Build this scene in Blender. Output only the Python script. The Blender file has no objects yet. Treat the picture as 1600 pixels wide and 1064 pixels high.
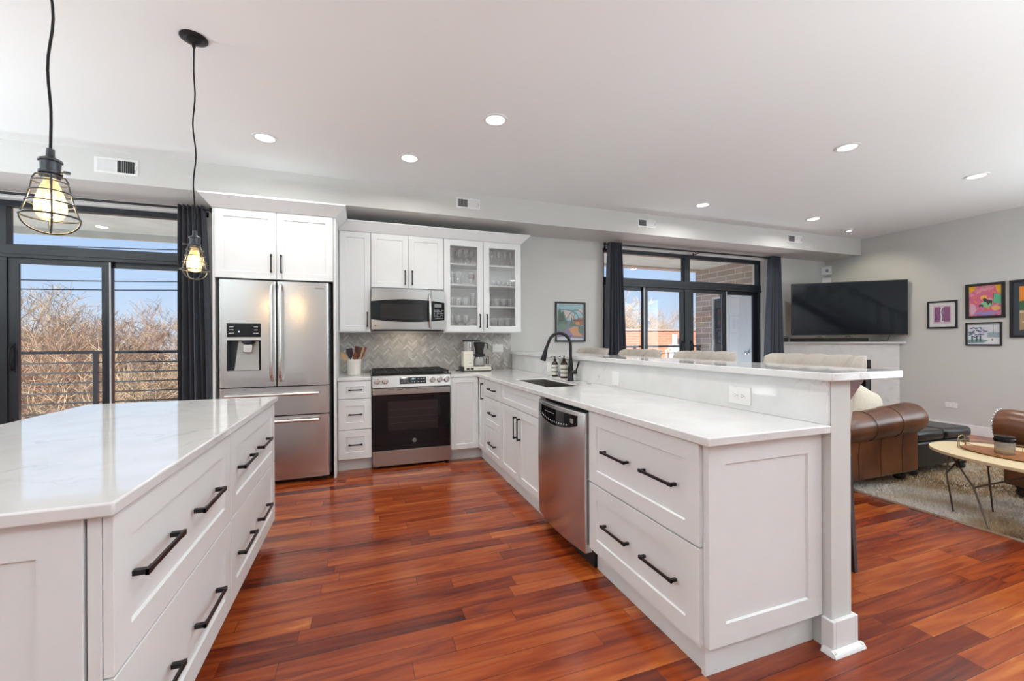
import bpy, bmesh, math, random
from mathutils import Vector, Matrix
from math import pi, sin, cos, radians as R

S = bpy.context.scene
COL = S.collection
random.seed(7)

# ------------------------------------------------------------------ camera
F_PX = 653.38
cam_d = bpy.data.cameras.new('camera'); cam = bpy.data.objects.new('camera', cam_d); COL.objects.link(cam)
cam_d.sensor_width = 36.0; cam_d.sensor_fit = 'HORIZONTAL'; cam_d.lens = F_PX / 1600 * 36.0
cam_d.shift_y = 0.0004; cam_d.clip_start = 0.05; cam_d.clip_end = 400
cam.matrix_world = (Matrix.Translation((-0.0833, -4.2321, 1.240)) @ Matrix.Rotation(-0.3432, 4, 'Z')
                    @ Matrix.Rotation(pi / 2, 4, 'X') @ Matrix.Rotation(-0.0044, 4, 'Z'))
S.camera = cam

# ------------------------------------------------------------------ exposure, world, sun, big lights
S.view_settings.view_transform = 'Standard'; S.view_settings.look = 'None'
S.view_settings.exposure = 0.06; S.view_settings.gamma = 1.0; S.view_settings.use_curve_mapping = False

S.cycles.transparent_max_bounces = 32

W = bpy.data.worlds.new('sky_world'); S.world = W; W.use_nodes = True
wn = W.node_tree.nodes; wl = W.node_tree.links; wn.clear()
w_out = wn.new('ShaderNodeOutputWorld'); w_bg = wn.new('ShaderNodeBackground')
w_tc = wn.new('ShaderNodeTexCoord'); w_sep = wn.new('ShaderNodeSeparateXYZ'); w_rmp = wn.new('ShaderNodeValToRGB')
wl.new(w_tc.outputs['Generated'], w_sep.inputs[0]); wl.new(w_sep.outputs['Z'], w_rmp.inputs[0])
el = w_rmp.color_ramp.elements
el[0].position = 0.0; el[0].color = (0.66, 0.77, 0.90, 1)
el[1].position = 0.75; el[1].color = (0.20, 0.40, 0.82, 1)
e = el.new(0.10); e.color = (0.50, 0.67, 0.92, 1)
e = el.new(0.30); e.color = (0.33, 0.54, 0.92, 1)
wl.new(w_rmp.outputs[0], w_bg.inputs['Color']); w_bg.inputs['Strength'].default_value = 1.0
wl.new(w_bg.outputs[0], w_out.inputs[0])

def lamp(kind, name, loc, power, color=(1, 1, 1), direction=None, **kw):
    d = bpy.data.lights.new(name, kind); d.energy = power; d.color = color
    for k, v in kw.items(): setattr(d, k, v)
    o = bpy.data.objects.new(name, d); COL.objects.link(o); o.location = loc
    if direction: o.rotation_euler = Vector(direction).to_track_quat('-Z', 'Y').to_euler()
    return o

lamp('SUN', 'sun', (0, 0, 20), 8.5, (1.0, 0.93, 0.82), (0.78, 0.46, -0.48), angle=0.009)
# fill lamp added as daylight for the unseen side window
lamp('AREA', 'daylight_side_window', (7.5, -5.0, 1.45), 115, (0.83, 0.95, 1.0), (-1, 0.12, 0.20), shape='RECTANGLE', size=3.1, size_y=1.9)
lamp('AREA', 'balcony_bounce', (-3.1, 1.6, 0.02), 55, (0.92, 0.97, 1.0), (0, -.45, .89), shape='RECTANGLE', size=2.7, size_y=1.0)  # added low lamps standing in for sunlight bounced off the balcony floors
lamp('AREA', 'balcony_bounce', (4.47, 1.6, 0.02), 55, (0.92, 0.97, 1.0), (0, -.45, .89), shape='RECTANGLE', size=2.7, size_y=1.0)

# ------------------------------------------------------------------ materials
def nt(name):
    m = bpy.data.materials.new(name); m.use_nodes = True
    t = m.node_tree; b = t.nodes['Principled BSDF']
    return m, t, b

def mat(name, color, rough=0.5, metal=0.0, noise=0.0, nscale=20.0, bump=0.0, bscale=60.0, coat=0.0, spec=None, emit=None, estr=0.0, aniso=0.0, sheen=0.0, stretch=None):
    m, t, b = nt(name)
    c = (*color, 1)
    b.inputs['Base Color'].default_value = c; b.inputs['Roughness'].default_value = rough; b.inputs['Metallic'].default_value = metal
    if coat: b.inputs['Coat Weight'].default_value = coat; b.inputs['Coat Roughness'].default_value = 0.08
    if spec is not None: b.inputs['Specular IOR Level'].default_value = spec
    if sheen: b.inputs['Sheen Weight'].default_value = sheen
    if emit: b.inputs['Emission Color'].default_value = (*emit, 1); b.inputs['Emission Strength'].default_value = estr
    tc = t.nodes.new('ShaderNodeTexCoord'); mp = t.nodes.new('ShaderNodeMapping')
    t.links.new(tc.outputs['Object'], mp.inputs[0])
    if stretch: mp.inputs['Scale'].default_value = stretch
    n = t.nodes.new('ShaderNodeTexNoise'); n.inputs['Scale'].default_value = nscale; n.inputs['Detail'].default_value = 4
    t.links.new(mp.outputs[0], n.inputs['Vector'])
    mx = t.nodes.new('ShaderNodeMixRGB'); mx.blend_type = 'MULTIPLY'
    mx.inputs[1].default_value = c
    rp = t.nodes.new('ShaderNodeValToRGB'); lo = 1 - noise
    rp.color_ramp.elements[0].position = 0.3; rp.color_ramp.elements[1].position = 0.7
    rp.color_ramp.elements[0].color = (lo, lo, lo, 1); rp.color_ramp.elements[1].color = (1, 1, 1, 1)
    t.links.new(n.outputs['Fac'], rp.inputs[0]); t.links.new(rp.outputs[0], mx.inputs[2]); mx.inputs[0].default_value = 1.0
    t.links.new(mx.outputs[0], b.inputs['Base Color'])
    if bump:
        n2 = t.nodes.new('ShaderNodeTexNoise'); n2.inputs['Scale'].default_value = bscale; n2.inputs['Detail'].default_value = 3
        t.links.new(mp.outputs[0], n2.inputs['Vector'])
        bp = t.nodes.new('ShaderNodeBump'); bp.inputs['Strength'].default_value = bump; bp.inputs['Distance'].default_value = 0.002
        t.links.new(n2.outputs['Fac'], bp.inputs['Height']); t.links.new(bp.outputs[0], b.inputs['Normal'])
    return m

def steel(name, base=(0.66, 0.655, 0.65), rough=0.26, axis='z', sheen_amt=0.03):
    m, t, b = nt(name)
    b.inputs['Metallic'].default_value = 1.0
    tc = t.nodes.new('ShaderNodeTexCoord'); mp = t.nodes.new('ShaderNodeMapping')
    mp.inputs['Scale'].default_value = (260, 260, 1.5) if axis == 'z' else (2, 2, 320)
    t.links.new(tc.outputs['Object'], mp.inputs[0])
    n = t.nodes.new('ShaderNodeTexNoise'); n.inputs['Scale'].default_value = 1.0; n.inputs['Detail'].default_value = 1
    t.links.new(mp.outputs[0], n.inputs['Vector'])
    rp = t.nodes.new('ShaderNodeValToRGB')
    a = 1 - sheen_amt
    rp.color_ramp.elements[0].color = (base[0] * a, base[1] * a, base[2] * a, 1); rp.color_ramp.elements[1].color = (*base, 1)
    t.links.new(n.outputs['Fac'], rp.inputs[0]); t.links.new(rp.outputs[0], b.inputs['Base Color'])
    mr = t.nodes.new('ShaderNodeMapRange'); mr.inputs[3].default_value = rough - 0.01; mr.inputs[4].default_value = rough + 0.01
    t.links.new(n.outputs['Fac'], mr.inputs[0]); t.links.new(mr.outputs[0], b.inputs['Roughness'])
    b.inputs['Anisotropic'].default_value = 0.3
    return m

def glass(name, tint=(1, 1, 1), gloss=0.06, rough=0.01, opacity=0.0, milk=(0.8, 0.8, 0.8), fr_amt=0.55):
    m = bpy.data.materials.new(name); m.use_nodes = True; t = m.node_tree; t.nodes.clear()
    o = t.nodes.new('ShaderNodeOutputMaterial'); tr = t.nodes.new('ShaderNodeBsdfTransparent'); gl = t.nodes.new('ShaderNodeBsdfGlossy')
    tr.inputs[0].default_value = (*tint, 1); gl.inputs['Roughness'].default_value = rough
    fr = t.nodes.new('ShaderNodeLayerWeight'); fr.inputs['Blend'].default_value = 0.35
    ad = t.nodes.new('ShaderNodeMath'); ad.operation = 'MULTIPLY_ADD'; ad.inputs[1].default_value = fr_amt; ad.inputs[2].default_value = gloss
    t.links.new(fr.outputs['Fresnel'], ad.inputs[0])
    mx = t.nodes.new('ShaderNodeMixShader'); t.links.new(ad.outputs[0], mx.inputs[0])
    t.links.new(tr.outputs[0], mx.inputs[1]); t.links.new(gl.outputs[0], mx.inputs[2])
    last = mx
    if opacity:
        df = t.nodes.new('ShaderNodeBsdfDiffuse'); df.inputs[0].default_value = (*milk, 1)
        m2 = t.nodes.new('ShaderNodeMixShader'); m2.inputs[0].default_value = opacity
        t.links.new(mx.outputs[0], m2.inputs[1]); t.links.new(df.outputs[0], m2.inputs[2]); last = m2
    t.links.new(last.outputs[0], o.inputs[0])
    return m

def math_node(t, op, a, b=None):
    n = t.nodes.new('ShaderNodeMath'); n.operation = op
    for i, v in enumerate((a, b)):
        if v is None: continue
        if isinstance(v, (int, float)): n.inputs[i].default_value = v
        else: t.links.new(v, n.inputs[i])
    return n.outputs[0]

def floor_mat():
    m, t, b = nt('cherry_planks')
    tc = t.nodes.new('ShaderNodeTexCoord'); sp = t.nodes.new('ShaderNodeSeparateXYZ'); t.links.new(tc.outputs['Object'], sp.inputs[0])
    x, y = sp.outputs['X'], sp.outputs['Y']
    pw, pl = 0.086, 0.95
    ry = math_node(t, 'DIVIDE', y, pw); row = math_node(t, 'FLOOR', ry)
    wn1 = t.nodes.new('ShaderNodeTexWhiteNoise'); wn1.noise_dimensions = '1D'; t.links.new(row, wn1.inputs['W'])
    off = math_node(t, 'MULTIPLY', wn1.outputs['Value'], 7.3)
    rx = math_node(t, 'ADD', math_node(t, 'DIVIDE', x, pl), off); colm = math_node(t, 'FLOOR', rx)
    cb = t.nodes.new('ShaderNodeCombineXYZ'); t.links.new(row, cb.inputs[0]); t.links.new(colm, cb.inputs[1])
    wn2 = t.nodes.new('ShaderNodeTexWhiteNoise'); wn2.noise_dimensions = '2D'; t.links.new(cb.outputs[0], wn2.inputs['Vector'])
    # grain stretched along the plank, shifted per plank
    sh = t.nodes.new('ShaderNodeVectorMath'); sh.operation = 'MULTIPLY_ADD'
    t.links.new(wn2.outputs['Color'], sh.inputs[0]); sh.inputs[1].default_value = (9, 9, 9)
    mp = t.nodes.new('ShaderNodeMapping'); mp.inputs['Scale'].default_value = (1.7, 17, 1); t.links.new(tc.outputs['Object'], mp.inputs[0])
    t.links.new(mp.outputs[0], sh.inputs[2])
    gr = t.nodes.new('ShaderNodeTexNoise'); gr.inputs['Scale'].default_value = 1.0; gr.inputs['Detail'].default_value = 6; gr.inputs['Distortion'].default_value = 1.4
    t.links.new(sh.outputs[0], gr.inputs['Vector'])
    big = t.nodes.new('ShaderNodeTexNoise'); big.inputs['Scale'].default_value = 0.35; big.inputs['Detail'].default_value = 2; t.links.new(sh.outputs[0], big.inputs['Vector'])
    f = math_node(t, 'ADD', math_node(t, 'MULTIPLY', wn2.outputs['Value'], 0.42), math_node(t, 'MULTIPLY', gr.outputs['Fac'], 0.78))
    f = math_node(t, 'ADD', math_node(t, 'SUBTRACT', f, 0.14), math_node(t, 'MULTIPLY', math_node(t, 'SUBTRACT', big.outputs['Fac'], 0.5), 0.6))
    rp = t.nodes.new('ShaderNodeValToRGB'); E = rp.color_ramp.elements
    E[0].position = 0.12; E[0].color = (0.065, 0.008, 0.0035, 1)
    E[1].position = 0.90; E[1].color = (0.60, 0.23, 0.050, 1)
    for p, c in ((0.30, (0.165, 0.022, 0.006)), (0.50, (0.285, 0.050, 0.010)), (0.70, (0.40, 0.094, 0.017))):
        q = E.new(p); q.color = (*c, 1)
    t.links.new(f, rp.inputs[0])
    # seams
    fy = math_node(t, 'FRACT', ry); fx = math_node(t, 'FRACT', rx)
    ey = math_node(t, 'MULTIPLY', math_node(t, 'MINIMUM', fy, math_node(t, 'SUBTRACT', 1.0, fy)), pw)
    ex = math_node(t, 'MULTIPLY', math_node(t, 'MINIMUM', fx, math_node(t, 'SUBTRACT', 1.0, fx)), pl)
    d = math_node(t, 'MINIMUM', ey, ex); seam = math_node(t, 'GREATER_THAN', d, 0.0009)
    mx = t.nodes.new('ShaderNodeMixRGB'); mx.inputs[1].default_value = (0.05, 0.008, 0.004, 1); t.links.new(seam, mx.inputs[0]); t.links.new(rp.outputs[0], mx.inputs[2])
    t.links.new(mx.outputs[0], b.inputs['Base Color'])
    b.inputs['Roughness'].default_value = 0.22; b.inputs['Coat Weight'].default_value = 0.10; b.inputs['Coat Roughness'].default_value = 0.12
    b.inputs['Specular IOR Level'].default_value = 0.4
    bp = t.nodes.new('ShaderNodeBump'); bp.inputs['Strength'].default_value = 0.12; bp.inputs['Distance'].default_value = 0.002
    t.links.new(gr.outputs['Fac'], bp.inputs['Height']); t.links.new(bp.outputs[0], b.inputs['Normal'])
    return m

def quartz_mat():
    m, t, b = nt('white_quartz')
    tc = t.nodes.new('ShaderNodeTexCoord'); mp = t.nodes.new('ShaderNodeMapping'); mp.inputs['Rotation'].default_value = (0.4, 0.5, 0.7)
    t.links.new(tc.outputs['Object'], mp.inputs[0])
    n = t.nodes.new('ShaderNodeTexNoise'); n.inputs['Scale'].default_value = 1.15; n.inputs['Detail'].default_value = 7; n.inputs['Roughness'].default_value = 0.55; n.inputs['Distortion'].default_value = 0.7
    t.links.new(mp.outputs[0], n.inputs['Vector'])
    a = math_node(t, 'ABSOLUTE', math_node(t, 'SUBTRACT', n.outputs['Fac'], 0.5))
    mr = t.nodes.new('ShaderNodeMapRange'); mr.inputs[1].default_value = 0.0; mr.inputs[2].default_value = 0.008; mr.inputs[3].default_value = 1.0; mr.inputs[4].default_value = 0.0
    t.links.new(a, mr.inputs[0])
    n2 = t.nodes.new('ShaderNodeTexNoise'); n2.inputs['Scale'].default_value = 1.7; t.links.new(tc.outputs['Object'], n2.inputs['Vector'])
    g = t.nodes.new('ShaderNodeMapRange'); g.inputs[1].default_value = 0.50; g.inputs[2].default_value = 0.66; g.inputs[4].default_value = 0.50; t.links.new(n2.outputs['Fac'], g.inputs[0])
    f = math_node(t, 'MULTIPLY', mr.outputs[0], g.outputs[0])
    n3 = t.nodes.new('ShaderNodeTexNoise'); n3.inputs['Scale'].default_value = 6; n3.inputs['Detail'].default_value = 5; t.links.new(tc.outputs['Object'], n3.inputs['Vector'])
    base = t.nodes.new('ShaderNodeValToRGB'); base.color_ramp.elements[0].position = 0.35; base.color_ramp.elements[0].color = (0.69, 0.695, 0.69, 1)
    base.color_ramp.elements[1].position = 0.6; base.color_ramp.elements[1].color = (0.74, 0.745, 0.745, 1); t.links.new(n3.outputs['Fac'], base.inputs[0])
    mx = t.nodes.new('ShaderNodeMixRGB'); t.links.new(f, mx.inputs[0]); t.links.new(base.outputs[0], mx.inputs[1]); mx.inputs[2].default_value = (0.34, 0.32, 0.29, 1)
    t.links.new(mx.outputs[0], b.inputs['Base Color'])
    b.inputs['Roughness'].default_value = 0.07; b.inputs['Specular IOR Level'].default_value = 0.62
    return m

def brick_mat(name, c1, c2, mortar, bw, bh, axis='x', ms=0.012):
    m, t, b = nt(name)
    tc = t.nodes.new('ShaderNodeTexCoord'); sp = t.nodes.new('ShaderNodeSeparateXYZ'); cb = t.nodes.new('ShaderNodeCombineXYZ')
    t.links.new(tc.outputs['Object'], sp.inputs[0])
    t.links.new(sp.outputs['X' if axis == 'x' else 'Y'], cb.inputs[0]); t.links.new(sp.outputs['Z'], cb.inputs[1])
    br = t.nodes.new('ShaderNodeTexBrick'); t.links.new(cb.outputs[0], br.inputs['Vector'])
    br.inputs['Color1'].default_value = (*c1, 1); br.inputs['Color2'].default_value = (*c2, 1); br.inputs['Mortar'].default_value = (*mortar, 1)
    br.inputs['Scale'].default_value = 1.0; br.inputs['Mortar Size'].default_value = ms; br.inputs['Brick Width'].default_value = bw; br.inputs['Row Height'].default_value = bh
    t.links.new(br.outputs['Color'], b.inputs['Base Color']); b.inputs['Roughness'].default_value = 0.9
    return m

def island_mat(name, cols, rough=0.35):
    """colour chosen per mesh island (used for tiles cut as real pieces)"""
    m, t, b = nt(name)
    g = t.nodes.new('ShaderNodeNewGeometry'); rp = t.nodes.new('ShaderNodeValToRGB'); rp.color_ramp.interpolation = 'LINEAR'
    t.links.new(g.outputs['Random Per Island'], rp.inputs[0])
    E = rp.color_ramp.elements; E[0].color = (*cols[0], 1); E[1].color = (*cols[-1], 1)
    for i, c in enumerate(cols[1:-1], 1):
        q = E.new(i / (len(cols) - 1)); q.color = (*c, 1)
    tc = t.nodes.new('ShaderNodeTexCoord'); n = t.nodes.new('ShaderNodeTexNoise'); n.inputs['Scale'].default_value = 18; n.inputs['Detail'].default_value = 5
    t.links.new(tc.outputs['Object'], n.inputs['Vector'])
    mx = t.nodes.new('ShaderNodeMixRGB'); mx.blend_type = 'OVERLAY'; mx.inputs[0].default_value = 0.25
    t.links.new(rp.outputs[0], mx.inputs[1]); t.links.new(n.outputs['Fac'], mx.inputs[2])
    t.links.new(mx.outputs[0], b.inputs['Base Color']); b.inputs['Roughness'].default_value = rough
    return m

def abstract_mat(name, cols, scale=3.0, rough=0.4, dist=2.0, lo=0.32, hi=0.68):
    m, t, b = nt(name)
    tc = t.nodes.new('ShaderNodeTexCoord'); n = t.nodes.new('ShaderNodeTexNoise'); n.inputs['Scale'].default_value = scale; n.inputs['Detail'].default_value = 3; n.inputs['Distortion'].default_value = dist
    t.links.new(tc.outputs['Object'], n.inputs['Vector']); rp = t.nodes.new('ShaderNodeValToRGB'); E = rp.color_ramp.elements
    k = len(cols); E[0].position = lo; E[0].color = (*cols[0], 1); E[1].position = hi; E[1].color = (*cols[-1], 1)
    for i, c in enumerate(cols[1:-1], 1):
        q = E.new(lo + (hi - lo) * i / (k - 1)); q.color = (*c, 1)
    t.links.new(n.outputs['Fac'], rp.inputs[0]); t.links.new(rp.outputs[0], b.inputs['Base Color']); b.inputs['Roughness'].default_value = rough
    return m

def leather_mat(name, c1, c2, rough=0.38):
    m, t, b = nt(name)
    tc = t.nodes.new('ShaderNodeTexCoord'); n = t.nodes.new('ShaderNodeTexNoise'); n.inputs['Scale'].default_value = 3.5; n.inputs['Detail'].default_value = 4
    t.links.new(tc.outputs['Object'], n.inputs['Vector']); rp = t.nodes.new('ShaderNodeValToRGB')
    rp.color_ramp.elements[0].position = 0.35; rp.color_ramp.elements[0].color = (*c1, 1); rp.color_ramp.elements[1].position = 0.65; rp.color_ramp.elements[1].color = (*c2, 1)
    t.links.new(n.outputs['Fac'], rp.inputs[0]); t.links.new(rp.outputs[0], b.inputs['Base Color']); b.inputs['Roughness'].default_value = rough
    v = t.nodes.new('ShaderNodeTexVoronoi'); v.inputs['Scale'].default_value = 160; t.links.new(tc.outputs['Object'], v.inputs['Vector'])
    bp = t.nodes.new('ShaderNodeBump'); bp.inputs['Strength'].default_value = 0.15; bp.inputs['Distance'].default_value = 0.002
    t.links.new(v.outputs['Distance'], bp.inputs['Height']); t.links.new(bp.outputs[0], b.inputs['Normal'])
    return m

M = dict(
    cab=mat('white_cabinet_paint', (0.765, 0.785, 0.79), 0.38, noise=0.02, nscale=8),
    cab_in=mat('cabinet_interior', (0.90, 0.90, 0.89), 0.5, noise=0.02),
    wall=mat('warm_grey_wall_paint', (0.62, 0.615, 0.595), 0.75, noise=0.02, nscale=3, bump=0.05, bscale=300),
    ceil=mat('white_ceiling_paint', (0.86, 0.88, 0.88), 0.85, noise=0.01, nscale=2),
    trimw=mat('white_trim_paint', (0.80, 0.80, 0.80), 0.4, noise=0.02),
    floor=floor_mat(), quartz=quartz_mat(),
    grout=mat('grey_grout', (0.60, 0.58, 0.55), 0.9, noise=0.1),
    tile=island_mat('herringbone_marble', [(0.38, 0.36, 0.335), (0.47, 0.45, 0.425), (0.55, 0.53, 0.50), (0.44, 0.42, 0.395), (0.70, 0.68, 0.65)], 0.3),
    frame=mat('dark_window_aluminium', (0.011, 0.015, 0.022), 0.35, noise=0.1),
    glass=glass('window_glass', gloss=0.010, fr_amt=0.12), glass2=glass('cabinet_glass', gloss=0.03, opacity=0.03, milk=(0.75, 0.75, 0.73)),
    ware=glass('drinking_glass', (0.99, 0.995, 0.995), gloss=0.08, opacity=0.12, milk=(0.92, 0.92, 0.92)),
    bulbg=glass('bulb_glass', (1.0, 0.93, 0.80), gloss=0.05, opacity=0.10, milk=(0.9, 0.82, 0.66)),
    steel=steel('brushed_steel'), steelh=steel('brushed_steel_horizontal', (0.46, 0.45, 0.44), 0.30, axis='x'),
    chrome=mat('polished_steel', (0.74, 0.73, 0.71), 0.27, 1.0, noise=0.04),
    darksteel=mat('dark_steel_side', (0.035, 0.042, 0.052), 0.4, 0.3, noise=0.05),
    sink=steel('sink_steel', (0.36, 0.34, 0.32), 0.34),
    black=mat('matte_black_metal', (0.016, 0.016, 0.018), 0.38, 0.4, noise=0.05),
    blackgl=mat('black_glass', (0.006, 0.007, 0.009), 0.05, noise=0.02, spec=0.35),
    ovenwin=mat('oven_window_glass', (0.022, 0.019, 0.020), 0.08, noise=0.1, spec=0.35),
    blackpl=mat('black_plastic', (0.012, 0.012, 0.014), 0.45, noise=0.05),
    iron=mat('cast_iron', (0.018, 0.018, 0.018), 0.55, noise=0.1, bump=0.2),
    navy=mat('charcoal_blue_curtain', (0.068, 0.080, 0.108), 0.9, noise=0.15, nscale=60, sheen=0.3),
    sheer=mat('greyish_lining_cloth', (0.30, 0.29, 0.31), 0.9, noise=0.1, nscale=60),
    cage=mat('aged_grey_metal', (0.075, 0.083, 0.095), 0.36, 0.75, noise=0.2, nscale=60),
    cord=mat('black_cloth_cord', (0.014, 0.014, 0.017), 0.85, noise=0.3, nscale=400),
    white=mat('white_plastic', (0.82, 0.82, 0.81), 0.35, noise=0.01),
    cream=mat('cream_enamel', (0.74, 0.71, 0.62), 0.3, noise=0.02),
    ceramic=mat('white_ceramic', (0.76, 0.73, 0.68), 0.3, noise=0.02),
    filament=mat('glowing_filament', (1, 0.7, 0.3), 0.5, emit=(1.0, 0.62, 0.22), estr=28.0),
    glow=mat('downlight_lens', (1, 1, 1), 0.5, emit=(1.0, 0.95, 0.86), estr=3.2),
    display=mat('lit_blue_display', (0.2, 0.35, 0.45), 0.4, emit=(0.55, 0.80, 1.0), estr=1.6),
    lcd=mat('grey_lcd', (0.22, 0.24, 0.23), 0.3, noise=0.05),
    ink=mat('pale_grey_print', (0.55, 0.57, 0.58), 0.5, noise=0.02),
    inkd=mat('dark_print', (0.06, 0.06, 0.065), 0.5, noise=0.02),
    leather=leather_mat('brown_leather', (0.058, 0.019, 0.008), (0.16, 0.056, 0.021), 0.31),
    leatherk=leather_mat('black_leather', (0.012, 0.011, 0.011), (0.028, 0.026, 0.025), 0.3),
    stitch=mat('dark_seam', (0.045, 0.018, 0.010), 0.7, noise=0.1),
    dwood=mat('dark_stained_wood', (0.020, 0.010, 0.008), 0.35, noise=0.3, nscale=30),
    rwood=mat('red_mahogany_wood', (0.19, 0.045, 0.027), 0.5, noise=0.25, nscale=14, stretch=(1, 1, 8)),
    ash=mat('pale_woven_wood', (0.62, 0.50, 0.31), 0.5, noise=0.16, nscale=60, stretch=(1, 6, 1)),
    acacia=mat('orange_brown_wood', (0.34, 0.115, 0.038), 0.4, noise=0.35, nscale=10, stretch=(1, 7, 1)),
    brass=mat('antique_brass', (0.45, 0.33, 0.16), 0.3, 1.0, noise=0.1),
    wire=mat('bronze_wire', (0.13, 0.105, 0.085), 0.35, 0.9, noise=0.1),
    wax=mat('cream_wax', (0.75, 0.62, 0.40), 0.5, noise=0.05),
    linen=mat('beige_linen', (0.46, 0.415, 0.36), 0.95, noise=0.12, nscale=120, bump=0.3, bscale=400, sheen=0.3),
    pillow=mat('cream_pillow_cloth', (0.66, 0.60, 0.50), 0.95, noise=0.10, nscale=40, bump=0.3, bscale=200),
    rug=mat('shag_rug_pile', (0.50, 0.42, 0.32), 1.0, noise=0.30, nscale=2.2, bump=1.0, bscale=220, sheen=0.2),
    rugf=abstract_mat('shag_rug_fibres', [(0.27, 0.175, 0.085), (0.48, 0.33, 0.18), (0.58, 0.46, 0.32), (0.80, 0.76, 0.72)], 1.2, 1.0, 0.5, 0.40, 0.60),
    tvscreen=mat('dark_tv_screen', (0.008, 0.011, 0.016), 0.06, noise=0.02, spec=0.30),
    concrete=mat('grey_concrete', (0.66, 0.67, 0.62), 0.9, noise=0.15, nscale=4, bump=0.3),
    fascia=mat('tan_fascia_board', (0.62, 0.46, 0.38), 0.8, noise=0.2, nscale=6, stretch=(1, 1, 9)),
    brickw=brick_mat('brown_block_wall', (0.34, 0.265, 0.23), (0.46, 0.36, 0.31), (0.66, 0.63, 0.60), 0.40, 0.105, 'y', 0.007),
    bricko=brick_mat('orange_brick', (0.62, 0.22, 0.11), (0.72, 0.30, 0.16), (0.66, 0.42, 0.31), 0.36, 0.11, 'x', 0.012),
    bricky=brick_mat('tan_brick', (0.40, 0.28, 0.18), (0.48, 0.35, 0.24), (0.5, 0.44, 0.36), 0.4, 0.12, 'x', 0.012),
    gdoor=mat('grey_painted_metal_door', (0.62, 0.65, 0.68), 0.5, noise=0.04),
    bark=mat('sunlit_bare_branches', (0.20, 0.15, 0.11), 0.95, noise=0.4, nscale=3),
    twig=mat('pale_bare_twigs', (0.62, 0.46, 0.30), 0.95, noise=0.4, nscale=2),
    twigr=mat('reddish_bare_twigs', (0.56, 0.36, 0.235), 0.95, noise=0.4, nscale=2),
    ground=abstract_mat('winter_ground', [(0.17, 0.17, 0.09), (0.30, 0.25, 0.17), (0.42, 0.38, 0.32)], 0.12, 0.95, 1.0),
    siding=mat('cream_siding', (0.66, 0.62, 0.52), 0.8, noise=0.1), sidingb=mat('blue_grey_siding', (0.34, 0.39, 0.43), 0.8, noise=0.1),
    roof=mat('dark_shingles', (0.10, 0.095, 0.095), 0.9, noise=0.3, nscale=8), winx=mat('house_window_glass', (0.05, 0.07, 0.10), 0.15, noise=0.05),
    amber=glass('amber_bottle_glass', (0.16, 0.055, 0.02), gloss=0.08, opacity=0.35, milk=(0.05, 0.018, 0.008)),
    label=mat('cream_paper_label', (0.72, 0.69, 0.61), 0.6, noise=0.02),
    blueliq=mat('blue_liquid', (0.02, 0.09, 0.26), 0.2, noise=0.05),
    coffee=mat('dark_coffee', (0.03, 0.012, 0.006), 0.2, noise=0.05),
    firebox=mat('sooty_black_metal', (0.012, 0.012, 0.013), 0.6, noise=0.3), nozzle=mat('brushed_grey_metal', (0.30, 0.29, 0.28), 0.35, 0.6, noise=0.05), fgrey=mat('grey_metal_surround', (0.09, 0.095, 0.10), 0.4, 0.5, noise=0.1),
    spoon1=mat('light_beech_wood', (0.50, 0.33, 0.17), 0.6, noise=0.2), spoon2=mat('walnut_wood', (0.12, 0.045, 0.028), 0.55, noise=0.3),
    spoon3=mat('dark_plum_silicone', (0.030, 0.016, 0.026), 0.5, noise=0.1), spoon4=mat('cherry_wood', (0.27, 0.085, 0.04), 0.5, noise=0.3),
)

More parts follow.
